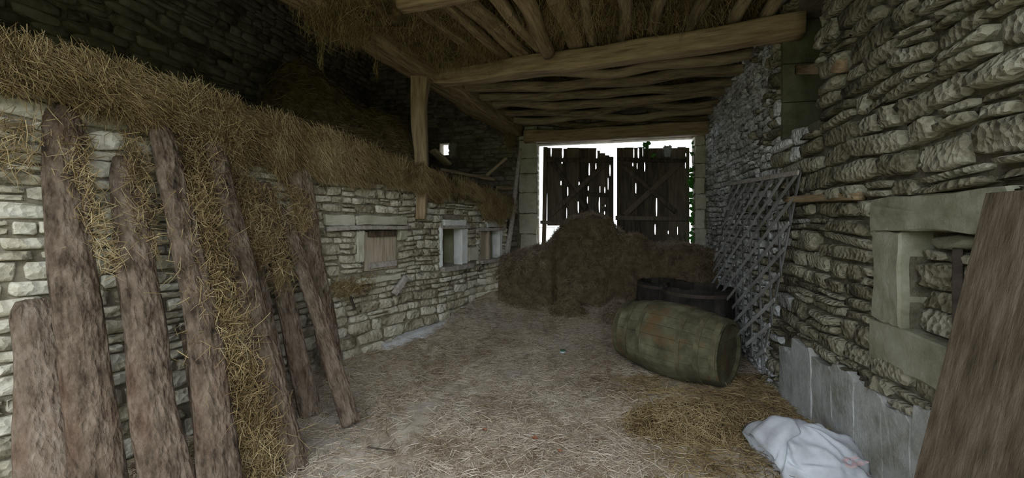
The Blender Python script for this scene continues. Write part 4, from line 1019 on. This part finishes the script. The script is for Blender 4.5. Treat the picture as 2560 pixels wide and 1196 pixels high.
# ------------------------------------------------------------------ ivy and rag at the doors
ivr=random.Random(6); iv=S(empty('ivy',DP.w(dz(1665,1000)[0],.03,.4)),'ivy creeping in through the gap right of the doors','ivy')
prev=None
pts=[]
for k in range(24):
    zx=1665+14*math.sin(k*1.3); zy=120+k*40; a,z=dz(zx,zy); pts.append(DP.w(a,.05+.02*math.sin(k*2.1),z))
mb=MB(); V=[]
for c in pts:
    for k in range(5): a=2*math.pi*k/5; V.append(c+DP.u*math.cos(a)*.007+DP.n*math.sin(a)*.007)
mb.add(V,[(i*5+k,i*5+(k+1)%5,i*5+5+(k+1)%5,i*5+5+k) for i in range(len(pts)-1) for k in range(5)]); mb.build('stem',M['cobble'],iv,True)
def ivyleaf(c,sz):
    a0=ivr.uniform(0,6.28); ux=DP.u*math.cos(a0)+np.array([0,0,1])*math.sin(a0); vy=np.cross(DP.n,ux); tl2=ivr.uniform(-.5,.5)
    out=[(0,-.5),(.45,-.35),(.5,.05),(.25,.2),(0,.75),(-.25,.2),(-.5,.05),(-.45,-.35)]; V=[]
    for k in (0,.003):
        V += [c+ux*x_*sz+vy*y_*sz+DP.n*(k+tl2*x_*sz) for x_,y_ in out]
    mk('leaf',V,[tuple(range(8)),tuple(reversed(range(8,16)))]+[(i,i+8,(i+1)%8+8,(i+1)%8) for i in range(8)],M['ivy'],iv)
for k in range(60):
    c=pts[ivr.randrange(len(pts))]; ivyleaf(c+DP.u*ivr.uniform(-.05,.05)+DP.n*ivr.uniform(.01,.05)+np.array([0,0,ivr.uniform(-.06,.06)]),ivr.uniform(.05,.09))
for (zx,zy,s_) in ((1215,125,.11),(1200,140,.09),(1235,120,.09),(1222,150,.07),(1290,225,.06),(1275,240,.05)):
    a,z=dz(zx,zy); ivyleaf(DP.w(a,.06,z),s_)
# rag / cobweb hanging at the top of the right leaf
a,z=dz(1415,175); V=[]; n=10
for j in range(n+1):
    for i in range(n+1):
        x_=(i/n-.5)*.16*(1-.5*j/n); V.append(DP.w(a+x_,.10+.02*mn.noise((i*.5,j*.5,1)),z+.06-.2*j/n+.03*mn.noise((i*.6,j*.3,4))))
o=mk('rag',V,[(j*(n+1)+i,j*(n+1)+i+1,(j+1)*(n+1)+i+1,(j+1)*(n+1)+i) for j in range(n) for i in range(n)],M['web'],None,True)
md=o.modifiers.new('t','SOLIDIFY'); md.thickness=.006; S(o,'small greyish rag hanging at the top of right door leaf','rag')
# a rack and a pot seen outside through the broken lower corner of the left leaf
rk=S(empty('garden_rack',(.62,9.3,.16)),'white metal rack outside, seen through the broken corner of left door','rack')
for (x_,y_) in ((.62,9.3),(.98,9.3),(.62,9.55),(.98,9.55)): timber('leg',(x_,y_,.16),(x_,y_,1.55),.02,.02,M['whitepaint'],rk,n=2,wob=0,nseg=8,rough=0)
for zz_ in (.8,1.15,1.5):
    mb=MB(); mb.add(*hexa([(.6,9.28,zz_),(1.0,9.28,zz_),(1.0,9.57,zz_),(.6,9.57,zz_)],[(.6,9.28,zz_+.02),(1.0,9.28,zz_+.02),(1.0,9.57,zz_+.02),(.6,9.57,zz_+.02)])); mb.build('shelf',M['whitepaint'],rk)
S(lathe('flower_pot',(.82,9.42,.82),[(.08,0),(.12,.2),(.13,.2),(.13,.24),(.11,.24)],M['terracotta']),'terracotta pot on the white rack outside','pot')
